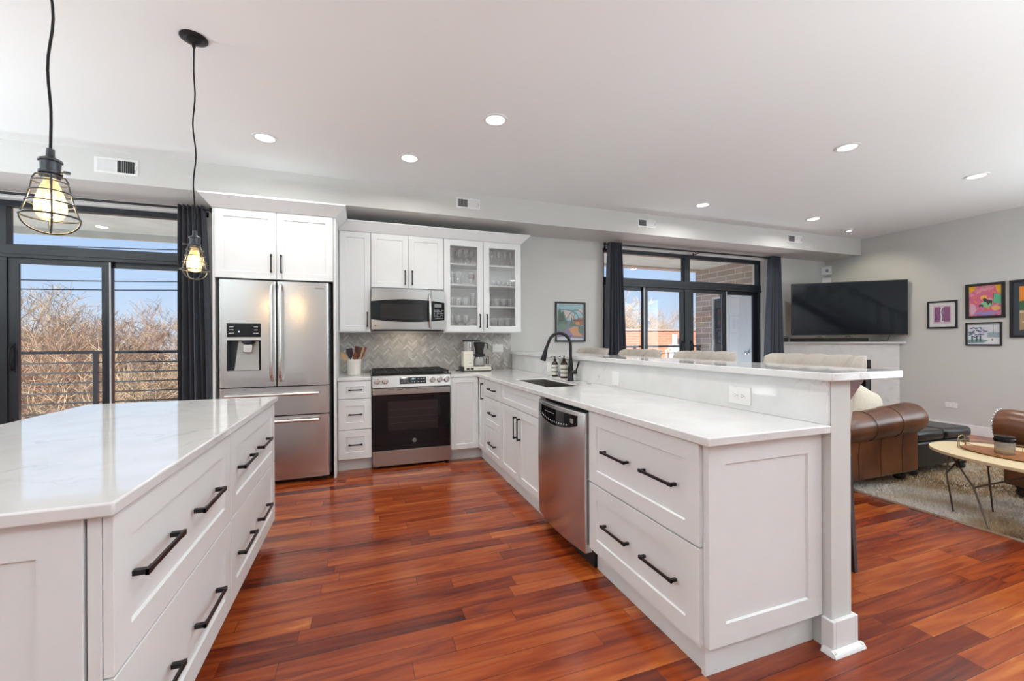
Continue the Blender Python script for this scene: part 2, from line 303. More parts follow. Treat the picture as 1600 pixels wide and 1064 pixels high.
# ------------------------------------------------------------------ mesh builder
class MB:
    def __init__(s): s.v = []; s.f = []; s.mi = []; s.cur = 0
    def add(s, vs, fs):
        n = len(s.v); s.v += [tuple(v) for v in vs]; s.f += [tuple(i + n for i in f) for f in fs]; s.mi += [s.cur] * len(fs)
        return s
    def hexa(s, p):  # 8 corners: bottom 0-3 ccw, top 4-7
        return s.add(p, [(3, 2, 1, 0), (4, 5, 6, 7), (0, 1, 5, 4), (1, 2, 6, 5), (2, 3, 7, 6), (3, 0, 4, 7)])
    def box(s, x0, x1, y0, y1, z0, z1):
        return s.hexa([(x0, y0, z0), (x1, y0, z0), (x1, y1, z0), (x0, y1, z0), (x0, y0, z1), (x1, y0, z1), (x1, y1, z1), (x0, y1, z1)])
    def prism(s, poly, h, axis='z', a0=0.0):
        """poly 2D; extruded from a0 to a0+h on axis; axis z:(x,y) y:(x,z) x:(y,z)"""
        def P(p, a): return {'z': (p[0], p[1], a), 'y': (p[0], a, p[1]), 'x': (a, p[0], p[1])}[axis]
        n = len(poly); vs = [P(p, a0) for p in poly] + [P(p, a0 + h) for p in poly]
        fs = [tuple(range(n - 1, -1, -1)), tuple(range(n, 2 * n))] + [(i, (i + 1) % n, n + (i + 1) % n, n + i) for i in range(n)]
        return s.add(vs, fs)
    def lathe(s, prof, n=24, c=(0, 0, 0), axis='z', cap=True):
        vs = []; fs = []
        for (r, h) in prof:
            for k in range(n):
                a = 2 * pi * k / n; x, y = r * cos(a), r * sin(a)
                vs.append({'z': (c[0] + x, c[1] + y, c[2] + h), 'y': (c[0] + x, c[1] + h, c[2] + y), 'x': (c[0] + h, c[1] + x, c[2] + y)}[axis])
        for i in range(len(prof) - 1):
            for k in range(n):
                k2 = (k + 1) % n; fs.append((i * n + k, i * n + k2, (i + 1) * n + k2, (i + 1) * n + k))
        if cap:
            if prof[0][0] > 1e-6: fs.append(tuple(range(n - 1, -1, -1)))
            if prof[-1][0] > 1e-6: fs.append(tuple((len(prof) - 1) * n + k for k in range(n)))
        return s.add(vs, fs)
    def tube(s, pts, r, n=8, closed=False, radii=None):
        pts = [Vector(p) for p in pts]; L = len(pts)
        if L < 2: return s
        vs = []; prev = None
        for i, p in enumerate(pts):
            if closed: t = (pts[(i + 1) % L] - pts[i - 1])
            else: t = (pts[min(i + 1, L - 1)] - pts[max(i - 1, 0)])
            if t.length < 1e-9: t = Vector((0, 0, 1))
            t.normalize()
            if prev is None:
                up = Vector((0, 0, 1)) if abs(t.z) < 0.9 else Vector((1, 0, 0))
                a = t.cross(up).normalized()
            else:
                a = (prev - t * prev.dot(t)); a = a.normalized() if a.length > 1e-6 else t.orthogonal().normalized()
            prev = a; b = t.cross(a); rr = radii[i] if radii else r
            for k in range(n):
                q = 2 * pi * k / n; vs.append(p + a * rr * cos(q) + b * rr * sin(q))
        fs = []
        for i in range(L if closed else L - 1):
            j = (i + 1) % L
            for k in range(n):
                k2 = (k + 1) % n; fs.append((i * n + k, i * n + k2, j * n + k2, j * n + k))
        if not closed: fs += [tuple(range(n - 1, -1, -1)), tuple((L - 1) * n + k for k in range(n))]
        return s.add(vs, fs)
    def cyl(s, p0, p1, r, n=16, r1=None): return s.tube([p0, p1], r, n, radii=[r, r if r1 is None else r1])
    def ring(s, c, R_, r, n=32, m=6, axis='z'):
        pts = []
        for k in range(n):
            a = 2 * pi * k / n; x, y = R_ * cos(a), R_ * sin(a)
            pts.append({'z': (c[0] + x, c[1] + y, c[2]), 'y': (c[0] + x, c[1], c[2] + y), 'x': (c[0], c[1] + x, c[2] + y)}[axis])
        return s.tube(pts, r, m, closed=True)
    def cells(s, xs, ys, keep, z0, z1):
        """slab made of grid cells with only the outer skin"""
        idx = {}; vs = []
        def V(i, j, k):
            if (i, j, k) not in idx: idx[(i, j, k)] = len(vs); vs.append((xs[i], ys[j], (z0, z1)[k]))
            return idx[(i, j, k)]
        K = {(i, j) for i in range(len(xs) - 1) for j in range(len(ys) - 1) if keep((xs[i] + xs[i + 1]) / 2, (ys[j] + ys[j + 1]) / 2)}
        fs = []
        for (i, j) in K:
            fs.append((V(i, j, 1), V(i + 1, j, 1), V(i + 1, j + 1, 1), V(i, j + 1, 1))); fs.append((V(i, j + 1, 0), V(i + 1, j + 1, 0), V(i + 1, j, 0), V(i, j, 0)))
            if (i - 1, j) not in K: fs.append((V(i, j, 0), V(i, j, 1), V(i, j + 1, 1), V(i, j + 1, 0)))
            if (i + 1, j) not in K: fs.append((V(i + 1, j + 1, 0), V(i + 1, j + 1, 1), V(i + 1, j, 1), V(i + 1, j, 0)))
            if (i, j - 1) not in K: fs.append((V(i + 1, j, 0), V(i + 1, j, 1), V(i, j, 1), V(i, j, 0)))
            if (i, j + 1) not in K: fs.append((V(i, j + 1, 0), V(i, j + 1, 1), V(i + 1, j + 1, 1), V(i + 1, j + 1, 0)))
        return s.add(vs, fs)
    def pillowbox(s, c, size, puff=0.2, n=10, rot=0.0):
        """soft cushion: superellipsoid"""
        vs = []; fs = []; cx, cy, cz = c; a, b, h = [q / 2 for q in size]
        def sp(v, e): return math.copysign(abs(v) ** e, v)
        m = n * 2
        for i in range(n + 1):
            th = -pi / 2 + pi * i / n
            for k in range(m):
                ph = 2 * pi * k / m
                x = a * sp(cos(th), puff) * sp(cos(ph), puff); y = b * sp(cos(th), puff) * sp(sin(ph), puff); z = h * sp(sin(th), puff)
                vs.append((cx + x * cos(rot) - y * sin(rot), cy + x * sin(rot) + y * cos(rot), cz + z))
        for i in range(n):
            for k in range(m):
                k2 = (k + 1) % m; fs.append((i * m + k, i * m + k2, (i + 1) * m + k2, (i + 1) * m + k))
        return s.add(vs, fs)

ORG = {}   # root/part object -> world origin used when its meshes were written
def P(o, **kw):
    for k, v in kw.items():
        if v is not None: o[k] = v
    return o
def build(mb, name, m, parent=None, bevel=0.0, smooth=35, label=None, cat=None, group=None, kind=None, seg=2):
    me = bpy.data.meshes.new(name)
    if parent is None:
        xs = [v[0] for v in mb.v]; ys = [v[1] for v in mb.v]; zs = [v[2] for v in mb.v]
        o3 = Vector(((min(xs) + max(xs)) / 2, (min(ys) + max(ys)) / 2, min(zs)))
        if kind == 'structure': o3 = Vector((0, 0, 0))
    else: o3 = ORG[parent.name]
    me.from_pydata([(v[0] - o3.x, v[1] - o3.y, v[2] - o3.z) for v in mb.v], [], mb.f)
    for q in (m if isinstance(m, (list, tuple)) else [m]): me.materials.append(q)
    if any(mb.mi): me.polygons.foreach_set('material_index', mb.mi)
    bm = bmesh.new(); bm.from_mesh(me); bmesh.ops.recalc_face_normals(bm, faces=bm.faces)
    th = R(smooth)
    for f in bm.faces: f.smooth = True
    for e_ in bm.edges:
        if len(e_.link_faces) != 2 or e_.calc_face_angle(0) > th: e_.smooth = False
    bm.to_mesh(me); bm.free()
    o = bpy.data.objects.new(name, me); COL.objects.link(o)
    if parent is None: o.location = o3
    else: o.parent = parent
    ORG[o.name] = o3
    if bevel:
        b = o.modifiers.new('bevel', 'BEVEL'); b.width = bevel; b.segments = seg; b.limit_method = 'ANGLE'; b.angle_limit = R(40); b.harden_normals = False
        b.use_clamp_overlap = True
    P(o, label=label, category=cat, group=group, kind=kind)
    return o
def thing(name, label, cat, loc, group=None, kind=None):
    o = bpy.data.objects.new(name, None); COL.objects.link(o); o.location = loc; o.empty_display_size = 0.1
    ORG[o.name] = Vector(loc); P(o, label=label, category=cat, group=group, kind=kind)
    return o
def copy_tree(o, loc=None, rz=None, label=None, group=None, parent=None, scale=None):
    c = o.copy(); COL.objects.link(c)
    if parent is not None: c.parent = parent
    if loc is not None: c.location = loc
    if rz is not None: c.rotation_euler = (0, 0, rz)
    if scale is not None: c.scale = scale
    if label: c['label'] = label
    if group: c['group'] = group
    for ch in list(o.children): copy_tree(ch, parent=c)
    return c

# ------------------------------------------------------------------ face frames: panels on cabinet fronts
class Face:
    """a vertical face: origin (ox,oy), outward normal (nx,ny); u runs to the viewer's right"""
    def __init__(s, ox, oy, nx, ny): s.o = (ox, oy); s.n = (nx, ny); s.u = (-ny, nx)
    def p(s, u, d, z): return (s.o[0] + s.u[0] * u + s.n[0] * d, s.o[1] + s.u[1] * u + s.n[1] * d, z)
    def box(s, mb, u0, u1, d0, d1, z0, z1):
        return mb.hexa([s.p(u0, d1, z0), s.p(u1, d1, z0), s.p(u1, d0, z0), s.p(u0, d0, z0), s.p(u0, d1, z1), s.p(u1, d1, z1), s.p(u1, d0, z1), s.p(u0, d0, z1)])
    def shaker(s, mb, u0, u1, z0, z1, t=0.02, st=0.058, rec=0.008, d0=0.0, sz=None):
        sz = sz or st; b = 0.004
        def rg(u_, v_, d): return [s.p(u0 + u_, d, z0 + v_), s.p(u1 - u_, d, z0 + v_), s.p(u1 - u_, d, z1 - v_), s.p(u0 + u_, d, z1 - v_)]
        vs = rg(0, 0, d0) + rg(0, 0, d0 + t - 0.0015) + rg(0.0015, 0.0015, d0 + t) + rg(st, sz, d0 + t) + rg(st + b, sz + b, d0 + t - rec)
        fs = [(3, 2, 1, 0)]
        for k in range(4):
            for i in range(4):
                j = (i + 1) % 4; fs.append((k * 4 + i, k * 4 + j, (k + 1) * 4 + j, (k + 1) * 4 + i))
        fs.append((16, 17, 18, 19))
        return mb.add(vs, fs)
    def glassdoor(s, mb, u0, u1, z0, z1, t=0.02, st=0.06, d0=0.0):
        def rg(q, d): return [s.p(u0 + q, d, z0 + q), s.p(u1 - q, d, z0 + q), s.p(u1 - q, d, z1 - q), s.p(u0 + q, d, z1 - q)]
        vs = rg(0, d0) + rg(0, d0 + t) + rg(st, d0 + t) + rg(st, d0)
        fs = []
        for k in range(4):
            for i in range(4):
                j = (i + 1) % 4; k2 = (k + 1) % 4; fs.append((k * 4 + i, k * 4 + j, k2 * 4 + j, k2 * 4 + i))
        return mb.add(vs, fs)
    def pull(s, mb, uc, zc, L, vert=False, d0=0.02, out=0.03, w=0.011, foot=0.022):
        """square-section bar pull whose wider feet slant back to the front"""
        h = L / 2
        def bx(a0, a1, b0, b1, dd0, dd1):
            if vert: s.box(mb, uc + b0, uc + b1, dd0, dd1, zc + a0, zc + a1)
            else: s.box(mb, uc + a0, uc + a1, dd0, dd1, zc + b0, zc + b1)
        bx(-h, h, -w / 2, w / 2, d0 + out - 0.007, d0 + out)
        for sg in (-1, 1):
            a, b_ = sorted((sg * h, sg * (h - foot))); bx(a, b_, -w / 2 - 0.0012, w / 2 + 0.0012, d0 + out - 0.008, d0 + out + 0.0004)
            a, b_ = sorted((sg * (h - 0.002), sg * (h - foot * 0.62))); bx(a, b_, -w / 2, w / 2, d0 - 0.001, d0 + out - 0.004)
        return mb
def handle(face, uc, zc, L, vert, parent, **kw):
    mb = MB(); face.pull(mb, uc, zc, L, vert, **kw)
    return build(mb, 'handle', M['black'], parent)
def front(face, name, parent, u0, u1, z0, z1, handles=(), **kw):
    mb = MB(); face.shaker(mb, u0, u1, z0, z1, **kw)
    o = build(mb, name, M['cab'], parent)
    for (uc, zc, L, vert) in handles: handle(face, uc, zc, L, vert, o)
    return o
def sbox(name, m, *b, bevel=0.0, parent=None, **kw):
    mb = MB(); mb.box(*b); return build(mb, name, m, parent, bevel=bevel, **kw)

# ================================================================== THE SETTING
CE = 2.817; YW = 0.664; XR = 7.33; XL = -4.9; YR = -7.1
def struct(name, mb, m, **kw): return build(mb, name, m, kind='structure', **kw)
struct('floor', MB().box(XL - .2, XR + .2, YR - .2, YW + 0.28, -0.15, 0), M['floor'])
struct('ceiling', MB().box(XL - .2, XR + .2, YR - .2, YW + 0.28, CE, CE + 0.25), M['ceil'])
YE = 0.95
mb = MB(); OT = 2.52
for x0, x1, z0, z1 in ((XL - .2, -4.60, 0, CE), (-1.58, 2.96, 0, CE), (6.0, XR + .2, 0, CE), (-4.60, -1.58, OT, CE), (2.96, 6.0, OT, CE)):
    mb.box(x0, x1, YW, YE, z0, z1)
struct('wall_back', mb, M['wall'])
mb = MB(); mb.box(XR, XR + .2, YR - .2, -6.6, 0, CE); mb.box(XR, XR + .2, -3.4, YW, 0, CE); mb.box(XR, XR + .2, -6.6, -3.4, 0, 0.5); mb.box(XR, XR + .2, -6.6, -3.4, 2.4, CE)
struct('wall_right', mb, M['wall'])
struct('wall_left', MB().box(XL - .2, XL, YR - .2, YW, 0, CE), M['wall'])
struct('wall_rear', MB().box(XL, XR, YR - .2, YR, 0, CE), M['wall'])
mb = MB()
for y in (-6.6, -5.03, -3.45): mb.box(XR + .05, XR + .11, y, y + .05, 0.5, 2.4)
for z in (0.5, 2.35): mb.box(XR + .05, XR + .11, -6.55, -3.45, z, z + .05)
wr = struct('window_3', mb, M['frame'])  # unseen window put in the right wall to carry added fill light
build(MB().box(XR + .077, XR + .083, -6.56, -3.44, 0.54, 2.36), 'pane', M['glass'], wr)
# bulkhead along the window wall
struct('trim_1', MB().box(XL, XR, 0.125, YW, 2.562, CE), M['wall'])
# the white painted reveals of the two openings
mb = MB()
for a, b in ((-4.60, -1.58), (2.96, 6.0)):
    mb.box(a, b, YW + .004, 0.78, OT - 0.012, OT); mb.box(a, a + .012, YW + .004, 0.78, 0, OT - .012); mb.box(b - .012, b, YW + .004, 0.78, 0, OT - .012)
struct('trim_2', mb, M['trimw'])
# baseboards
def base(name, x0, x1, y0, y1):
    mb = MB(); mb.box(x0, x1, y0, y1, 0, 0.125); return struct(name, mb, M['trimw'], bevel=0.004)
base('baseboard_right', XR - 0.016, XR, YR + 0.02, -0.47)
base('baseboard_back', 1.80, 2.95, YW - .016, YW)
base('baseboard_left', XL, XL + .016, YR + .02, YW)

# sliding glass doors with transoms
def slider(n, xc, hw=1.47, y=0.75):
    d = 0.075
    mb = MB()
    zt0, zt1 = 2.0, 2.115
    mb.box(xc - hw, xc + hw, y, y + d, 2.455, 2.508)                     # head
    mb.box(xc - hw, xc + hw, y - .01, y + d, zt0 + .03, zt1)             # transom bar
    mb.box(xc - hw, xc + hw, y - .02, y + d, zt0, zt0 + .03)
    mb.box(xc - hw, xc + hw, y, y + d, 0, 0.035)                          # sill
    for sx in (-1, 1): mb.box(*sorted((xc + sx * hw, xc + sx * (hw - 0.045))), y, y + d, 0.035, 2.455)
    mb.box(xc - .05, xc + .05, y - .006, y + d, 0.035, 2.455)             # centre post
    o = struct('door_%d' % n, mb, M['frame'], bevel=0.003)
    for sx in (-1, 1):
        lo, hi = sorted((xc + sx * .05, xc + sx * (hw - .045))); mid = (lo + hi) / 2
        build(MB().box(lo, hi, y + .035, y + .041, zt1, 2.455), 'transom_glass', M['glass'], o)
        for (a, b, yy, hn) in ((lo, mid + .035, y + .008, sx < 0), (mid - .035, hi, y + .042, sx > 0)):
            # the panel next to the centre post is the slider
            slide = (sx > 0 and a == lo) or (sx < 0 and b == hi)
            yy = y + .008 if slide else y + .042
            f = MB(); st = 0.07
            f.box(a, a + st, yy, yy + .028, .035, zt0); f.box(b - st, b, yy, yy + .028, .035, zt0)
            f.box(a + st, b - st, yy, yy + .028, .035, .13); f.box(a + st, b - st, yy, yy + .028, zt0 - .05, zt0)
            fr = build(f, 'panel_frame', M['frame'], o)
            build(MB().box(a + st, b - st, yy + .011, yy + .017, .13, zt0 - .05), 'pane', M['glass'], fr)
            # bright weather strip on the free edge
            ex = (b - .012 if slide and sx > 0 else a) if sx > 0 else (a if slide else b - .012)
            build(MB().box(ex, ex + .012, yy - .004, yy, .04, zt0 - .005), 'weather_strip', M['gdoor'], fr)
            if slide:
                hx = a + .03 if sx > 0 else b - .03
                h = MB(); pts = [(hx, yy - .001, 1.0), (hx, yy - .03, 1.02), (hx, yy - .04, 1.06), (hx, yy - .042, 1.11), (hx, yy - .04, 1.16), (hx, yy - .03, 1.20), (hx, yy - .001, 1.22)]
                h.tube(pts, .008, 8); h.box(hx - .016, hx + .016, yy - .006, yy, .98, 1.24)
                build(h, 'handle', M['black'], fr)
    return o
slider(1, -3.09); slider(2, 4.47)

# ================================================================== helpers for appliances
def patch(mb, fn, nu, nv, thick=None):
    """fn(a,b) -> point for a,b in 0..1; optional thickness vector makes it a closed skin"""
    vs = [fn(i / nu, j / nv) for j in range(nv + 1) for i in range(nu + 1)]
    n = len(vs); fs = [(j * (nu + 1) + i, j * (nu + 1) + i + 1, (j + 1) * (nu + 1) + i + 1, (j + 1) * (nu + 1) + i) for j in range(nv) for i in range(nu)]
    if thick:
        tv = Vector(thick); vs2 = [tuple(Vector(v) + tv) for v in vs]
        fs2 = [tuple(n + k for k in reversed(f)) for f in fs]
        rim = [i for i in range(nu + 1)] + [j * (nu + 1) + nu for j in range(1, nv + 1)] + [nv * (nu + 1) + i for i in range(nu - 1, -1, -1)] + [j * (nu + 1) for j in range(nv - 1, 0, -1)]
        L = len(rim)
        return mb.add(vs + vs2, fs + fs2 + [(rim[k], rim[(k + 1) % L], n + rim[(k + 1) % L], n + rim[k]) for k in range(L)])
    return mb.add(vs, fs)
def text(body, size, face, u, d, z, m, parent, ext=0.0006, name='lettering', align='CENTER'):
    cu = bpy.data.curves.new('t', 'FONT'); cu.body = body; cu.size = size; cu.extrude = ext; cu.align_x = align; cu.align_y = 'CENTER'; cu.resolution_u = 2
    o = bpy.data.objects.new('t', cu); me = bpy.data.meshes.new_from_object(o)
    mb = MB(); mb.add([face.p(u + v.co.x, d + v.co.z, z + v.co.y) for v in me.vertices], [tuple(p.vertices) for p in me.polygons])
    bpy.data.objects.remove(o); bpy.data.curves.remove(cu); bpy.data.meshes.remove(me)
    return build(mb, name, m, parent)
def slab_xz(mb, xs, zs, keep, yf, thick, bul=lambda x, z: 0.0):
    t = MB(); t.cells(xs, zs, keep, 0, 1)
    return mb.add([(x, (yf + bul(x, z)) if k < .5 else (yf + thick), z) for (x, z, k) in t.v], t.f)
def lin(a, b, n): return [a + (b - a) * i / n for i in range(n + 1)]

# ================================================================== KITCHEN: window-wall run
FB = Face(0, 0.04, 0, -1)        # base fronts on the back run
FU = Face(0, 0.364, 0, -1)       # wall cabinets
FF = Face(0, -0.10, 0, -1)       # cabinet over the refrigerator
FP = Face(1.083, 0, -1, 0)       # peninsula kitchen side, u = -y
FI = Face(-0.638, 0, 1, 0)       # island aisle side, u = y
ZC0, ZC1 = 0.867, 0.899

# --- refrigerator cabinet
t = thing('refrigerator_cabinet', 'white two-door cabinet built over and around the steel refrigerator', 'cabinet', (-0.78, 0.27, 0))
mb = MB(); mb.box(-1.242, -0.333, -0.10, YW - .004, 1.79, 2.365); build(mb, 'cabinet_box', M['cab'], t)
build(MB().box(-1.262, -1.243, -0.105, YW - .004, 0, 2.365), 'side_panel', M['cab'], t, bevel=.001)
build(MB().box(-0.332, -0.311, -0.105, YW - .004, 0, 2.365), 'side_panel', M['cab'], t, bevel=.001)
front(FF, 'door', t, -1.241, -0.788, 1.783, 2.362, [(-0.823, 1.917, .16, True)])
front(FF, 'door', t, -0.784, -0.334, 1.783, 2.362, [(-0.747, 1.917, .16, True)])
mb = MB(); c = 0.085
a = [(-1.262, -.12, 2.366), (-.31, -.12, 2.366), (-.31, .25, 2.366), (-1.262, .25, 2.366), (-1.262 - c * .8, -.12 - c, 2.452), (-.31 + c, -.12 - c, 2.452), (-.31 + c, .25, 2.452), (-1.262 - c * .8, .25, 2.452)]
mb.hexa(a); mb.box(-1.262 - c * .8 - .004, -.31 + c + .004, -.12 - c - .004, .25, 2.452, 2.466); mb.box(-1.262, -.312, .25, YW - .004, 2.366, 2.466)
build(mb, 'crown_molding', M['cab'], t)

# --- refrigerator
t = thing('refrigerator', 'stainless steel french-door refrigerator with water dispenser and two bottom drawers', 'refrigerator', (-0.785, 0.25, 0))
mb = MB(); mb.box(-1.212, -0.352, -0.075, 0.60, 0.045, 1.768); mb.box(-1.19, -.375, -.05, .58, 0.0, 0.05)
build(mb, 'body', M['darksteel'], t, bevel=.003)
def bulge(x0, x1, amt, edge=.018):
    def f(x, z):
        s_ = (x - x0) / (x1 - x0); q = amt * 4 * s_ * (1 - s_)
        e_ = min(s_, 1 - s_) * (x1 - x0)
        if e_ < edge: q -= 0.014 * (1 - math.sqrt(max(0, 1 - (1 - e_ / edge) ** 2)))
        return -q
    return f
def xs_for(x0, x1, extra=()):
    v = sorted(set([round(q, 5) for q in [x0, x0 + .002, x0 + .006, x0 + .012, x0 + .018] + lin(x0 + .03, x1 - .03, 14) + [x1 - .018, x1 - .012, x1 - .006, x1 - .002, x1] + list(extra)]))
    return v
FZ0, FZ1 = 0.859, 1.763
DX0, DX1, DZ0, DZ1 = -1.147, -0.899, 1.000, 1.397
mb = MB(); slab_xz(mb, xs_for(-1.207, -.785, (DX0, DX1)), [FZ0, DZ0, 1.255, DZ1, FZ1], lambda x, z: not (DX0 < x < DX1 and DZ0 < z < 1.255), -.150, .072, bulge(-1.207, -.785, .010))
ld = build(mb, 'door', M['steel'], t, smooth=50)
mb = MB(); slab_xz(mb, xs_for(-.779, -.366), [FZ0, 1.3, FZ1], lambda x, z: True, -.150, .072, bulge(-.779, -.366, .010))
rd = build(mb, 'door', M['steel'], t, smooth=50)
FD = Face(0, -.1585, 0, -1)
build(MB().box(DX0, DX1, -.1635, -.150, 1.281, DZ1), 'control_panel', M['blackgl'], ld)
build(MB().box(DX0, DX1, -.165, -.150, 1.256, 1.280), 'trim_strip', M['chrome'], ld)
mb = MB()
mb.box(DX0, DX1, -.090, -.085, 1.0, 1.255)
mb.box(DX0, DX0 + .004, -.150, -.09, 1.0, 1.255); mb.box(DX1 - .004, DX1, -.150, -.09, 1.0, 1.255)
build(mb, 'dispenser_niche', M['darksteel'], ld)
mb = MB(); mb.hexa([(-1.095, -.150, 1.003), (-.915, -.150, 1.003), (-.915, -.092, 1.003), (-1.095, -.092, 1.003), (-1.075, -.105, 1.25), (-.925, -.105, 1.25), (-.925, -.092, 1.25), (-1.075, -.092, 1.25)])
build(mb, 'dispenser_back', M['nozzle'], ld)
mb = MB(); mb.lathe([(.046, 0), (.044, -.02), (.030, -.034)], 20, (-1.0, -.128, 1.255)); build(mb, 'dispenser_nozzle', M['darksteel'], ld)
mb = MB(); mb.box(-1.034, -.966, -.150, -.120, 1.150, 1.222); build(mb, 'dispenser_paddle', M['chrome'], ld, bevel=.006)
for (ux, zz, w_) in ((-1.112, 1.365, .03), (-1.112, 1.34, .03), (-1.112, 1.312, .04), (-.935, 1.365, .03), (-.935, 1.34, .026), (-.935, 1.312, .038)):
    build(MB().box(ux - w_ / 2, ux + w_ / 2, -.1643, -.1634, zz, zz + .006), 'button_marking', M['ink'], ld)
build(MB().box(-1.062, -1.055, -.1643, -.1634, 1.322, 1.334), 'indicator_light', M['display'], ld)
text('SAMSUNG', .016, Face(0, -.158, 0, -1), -.445, .0, 1.712, M['inkd'], rd)
for xx in (-.813, -.747):
    mb = MB(); mb.tube([(xx, -.155, 1.735), (xx, -.190, 1.715), (xx, -.212, 1.67), (xx, -.216, 1.5), (xx, -.216, 1.1), (xx, -.212, .965), (xx, -.190, .925), (xx, -.155, .905)], .0125, 12)
    build(mb, 'handle', M['chrome'], ld if xx < -.78 else rd, smooth=60)
for (z0, z1, hz) in ((.606, .850, .790), (.046, .597, .560)):
    mb = MB(); slab_xz(mb, xs_for(-1.207, -.366), [z0, z1 - .012, z1], lambda x, z: True, -.150, .072, bulge(-1.207, -.366, .008))
    d_ = build(mb, 'drawer', M['steel'], t, smooth=50)
    mb = MB(); mb.cyl((-1.150, -.212, hz), (-.448, -.212, hz), .0135, 14)
    for xx in (-1.09, -.51): mb.tube([(xx, -.150, hz), (xx, -.212, hz)], .010, 10)
    build(mb, 'handle', M['chrome'], d_, smooth=60)
for xx in (-1.2, -.45): build(MB().box(xx, xx + .08, -.14, -.03, 1.763, 1.782), 'hinge_cover', M['darksteel'], t, bevel=.004)
for xx in (-1.15, -.42): build(MB().lathe([(.018, 0), (.022, .02), (.012, .04)], 12, (xx, -.05, .004)), 'levelling_foot', M['blackpl'], t)

# --- wall cabinets
def wallcab(name, label, x0, x1, z0, z1):
    t = thing(name, label, 'cabinet', ((x0 + x1) / 2, .51, z0))
    return t
t = wallcab('wall_cabinet', 'tall narrow white wall cabinet with one door, beside the refrigerator', -.309, -.001, 1.335, 2.369)
build(MB().box(-.309, -.001, .364, YW - .01, 1.335, 2.369), 'cabinet_box', M['cab'], t, bevel=.001)
front(FU, 'door', t, -.300, -.003, 1.345, 2.367, [(-.035, 1.468, .155, True)])
t = wallcab('wall_cabinet', 'short white two-door wall cabinet above the microwave', .001, .757, 1.79, 2.369)
build(MB().box(.001, .757, .364, YW - .01, 1.79, 2.369), 'cabinet_box', M['cab'], t, bevel=.001)
front(FU, 'door', t, .003, .379, 1.806, 2.367, [(.345, 1.917, .155, True)])
front(FU, 'door', t, .384, .755, 1.806, 2.367, [(.418, 1.917, .155, True)])
t = wallcab('glass_door_cabinet', 'white wall cabinet with two glass doors showing drinking glasses', .759, 1.667, 1.335, 2.369)
gx0, gx1 = .759, 1.667; SHZ = (1.632, 1.874, 2.104)
mb = MB()
mb.box(gx0, gx0 + .016, .364, YW - .01, 1.335, 2.369); mb.box(gx1 - .016, gx1, .364, YW - .01, 1.335, 2.369)
mb.box(gx0 + .016, gx1 - .016, .364, YW - .01, 1.335, 1.362); mb.box(gx0 + .016, gx1 - .016, .364, YW - .01, 2.34, 2.369); mb.box(gx0 + .016, gx1 - .016, YW - .022, YW - .01, 1.362, 2.34)
mb.box(1.200, 1.222, .364, .384, 1.362, 2.34)
build(mb, 'cabinet_box', M['cab_in'], t)
for z in SHZ: build(MB().box(gx0 + .017, gx1 - .017, .386, YW - .024, z - .009, z + .009), 'shelf', M['cab_in'], t)
for (a, b_, hu) in ((.763, 1.209, 1.165), (1.213, 1.665, 1.248)):
    mb = MB(); FU.glassdoor(mb, a, b_, 1.345, 2.367, st=.068); d_ = build(mb, 'door', M['cab'], t, bevel=.0015)
    build(MB().box(a + .066, b_ - .066, .352, .356, 1.411, 2.301), 'glass_pane', M['glass2'], d_)
    handle(FU, hu, 1.467, .155, True, d_)
# crown along the wall cabinets
mb = MB(); c = .064
mb.hexa([(-.309, .344, 2.370), (1.669, .344, 2.370), (1.669, YW - .01, 2.370), (-.309, YW - .01, 2.370), (-.309, .344 - c, 2.457), (1.669 + c * 1.4, .344 - c, 2.457), (1.669 + c * 1.4, YW - .01, 2.457), (-.309, YW - .01, 2.457)])
mb.v = [(x, max(y, .255), z) for (x, y, z) in mb.v]
mb.box(-.22, 1.669 + c * 1.4 + .003, .344 - c - .003, YW - .01, 2.457, 2.470)
build(mb, 'crown_molding', M['cab'], None, label='long white crown molding capping the wall cabinets above microwave and glass doors', cat='molding')

# --- microwave
t = thing('microwave', 'stainless steel over-the-range microwave with dark curved window', 'microwave', (.378, .45, 1.36))
build(MB().box(.002, .755, .300, YW - .012, 1.372, 1.786), 'body', M['darksteel'], t)
def mwy(x): s_ = (x - .002) / .753; return .290 - .030 * 4 * s_ * (1 - s_)
mb = MB(); slab_xz(mb, lin(.003, .606, 16), [1.366, 1.57, 1.784], lambda x, z: True, 0, 0, lambda x, z: 0)
mb.v = [(x, mwy(x) if i % 2 == 0 else .31, z) for i, (x, y, z) in enumerate(mb.v)]
mb = MB(); patch(mb, lambda a, b: ((.003 + .603 * a), mwy(.003 + .603 * a), 1.366 + .417 * b), 16, 2, (0, .03, 0)); dr = build(mb, 'door', M['steelh'], t)
mb = MB(); patch(mb, lambda a, b: ((.610 + .145 * a), mwy(.610 + .145 * a), 1.366 + .417 * b), 6, 2, (0, .03, 0)); cp = build(mb, 'control_panel', M['steelh'], t)
def zt(x): s_ = (x - .0) / .757; return 1.655 + .026 * 4 * s_ * (1 - s_)
def zb(x): s_ = (x - .0) / .757; return 1.468 - .026 * 4 * s_ * (1 - s_)
def band(mb, x0, x1, off, lo, hi, n=14): return patch(mb, lambda a, b: (x0 + (x1 - x0) * a, mwy(x0 + (x1 - x0) * a) - off, lo(x0 + (x1 - x0) * a) * (1 - b) + hi(x0 + (x1 - x0) * a) * b), n, 3, (0, .004, 0))
mb = MB(); band(mb, .003, .600, .003, zb, zt); wd = build(mb, 'window', M['blackgl'], dr)
mb = MB(); band(mb, .09, .535, .0045, lambda x: 1.475, lambda x: 1.63); build(mb, 'window_mesh', M['ovenwin'], dr)
mb = MB(); band(mb, .610, .755, .003, zb, zt, 6); build(mb, 'keypad', M['blackgl'], cp)
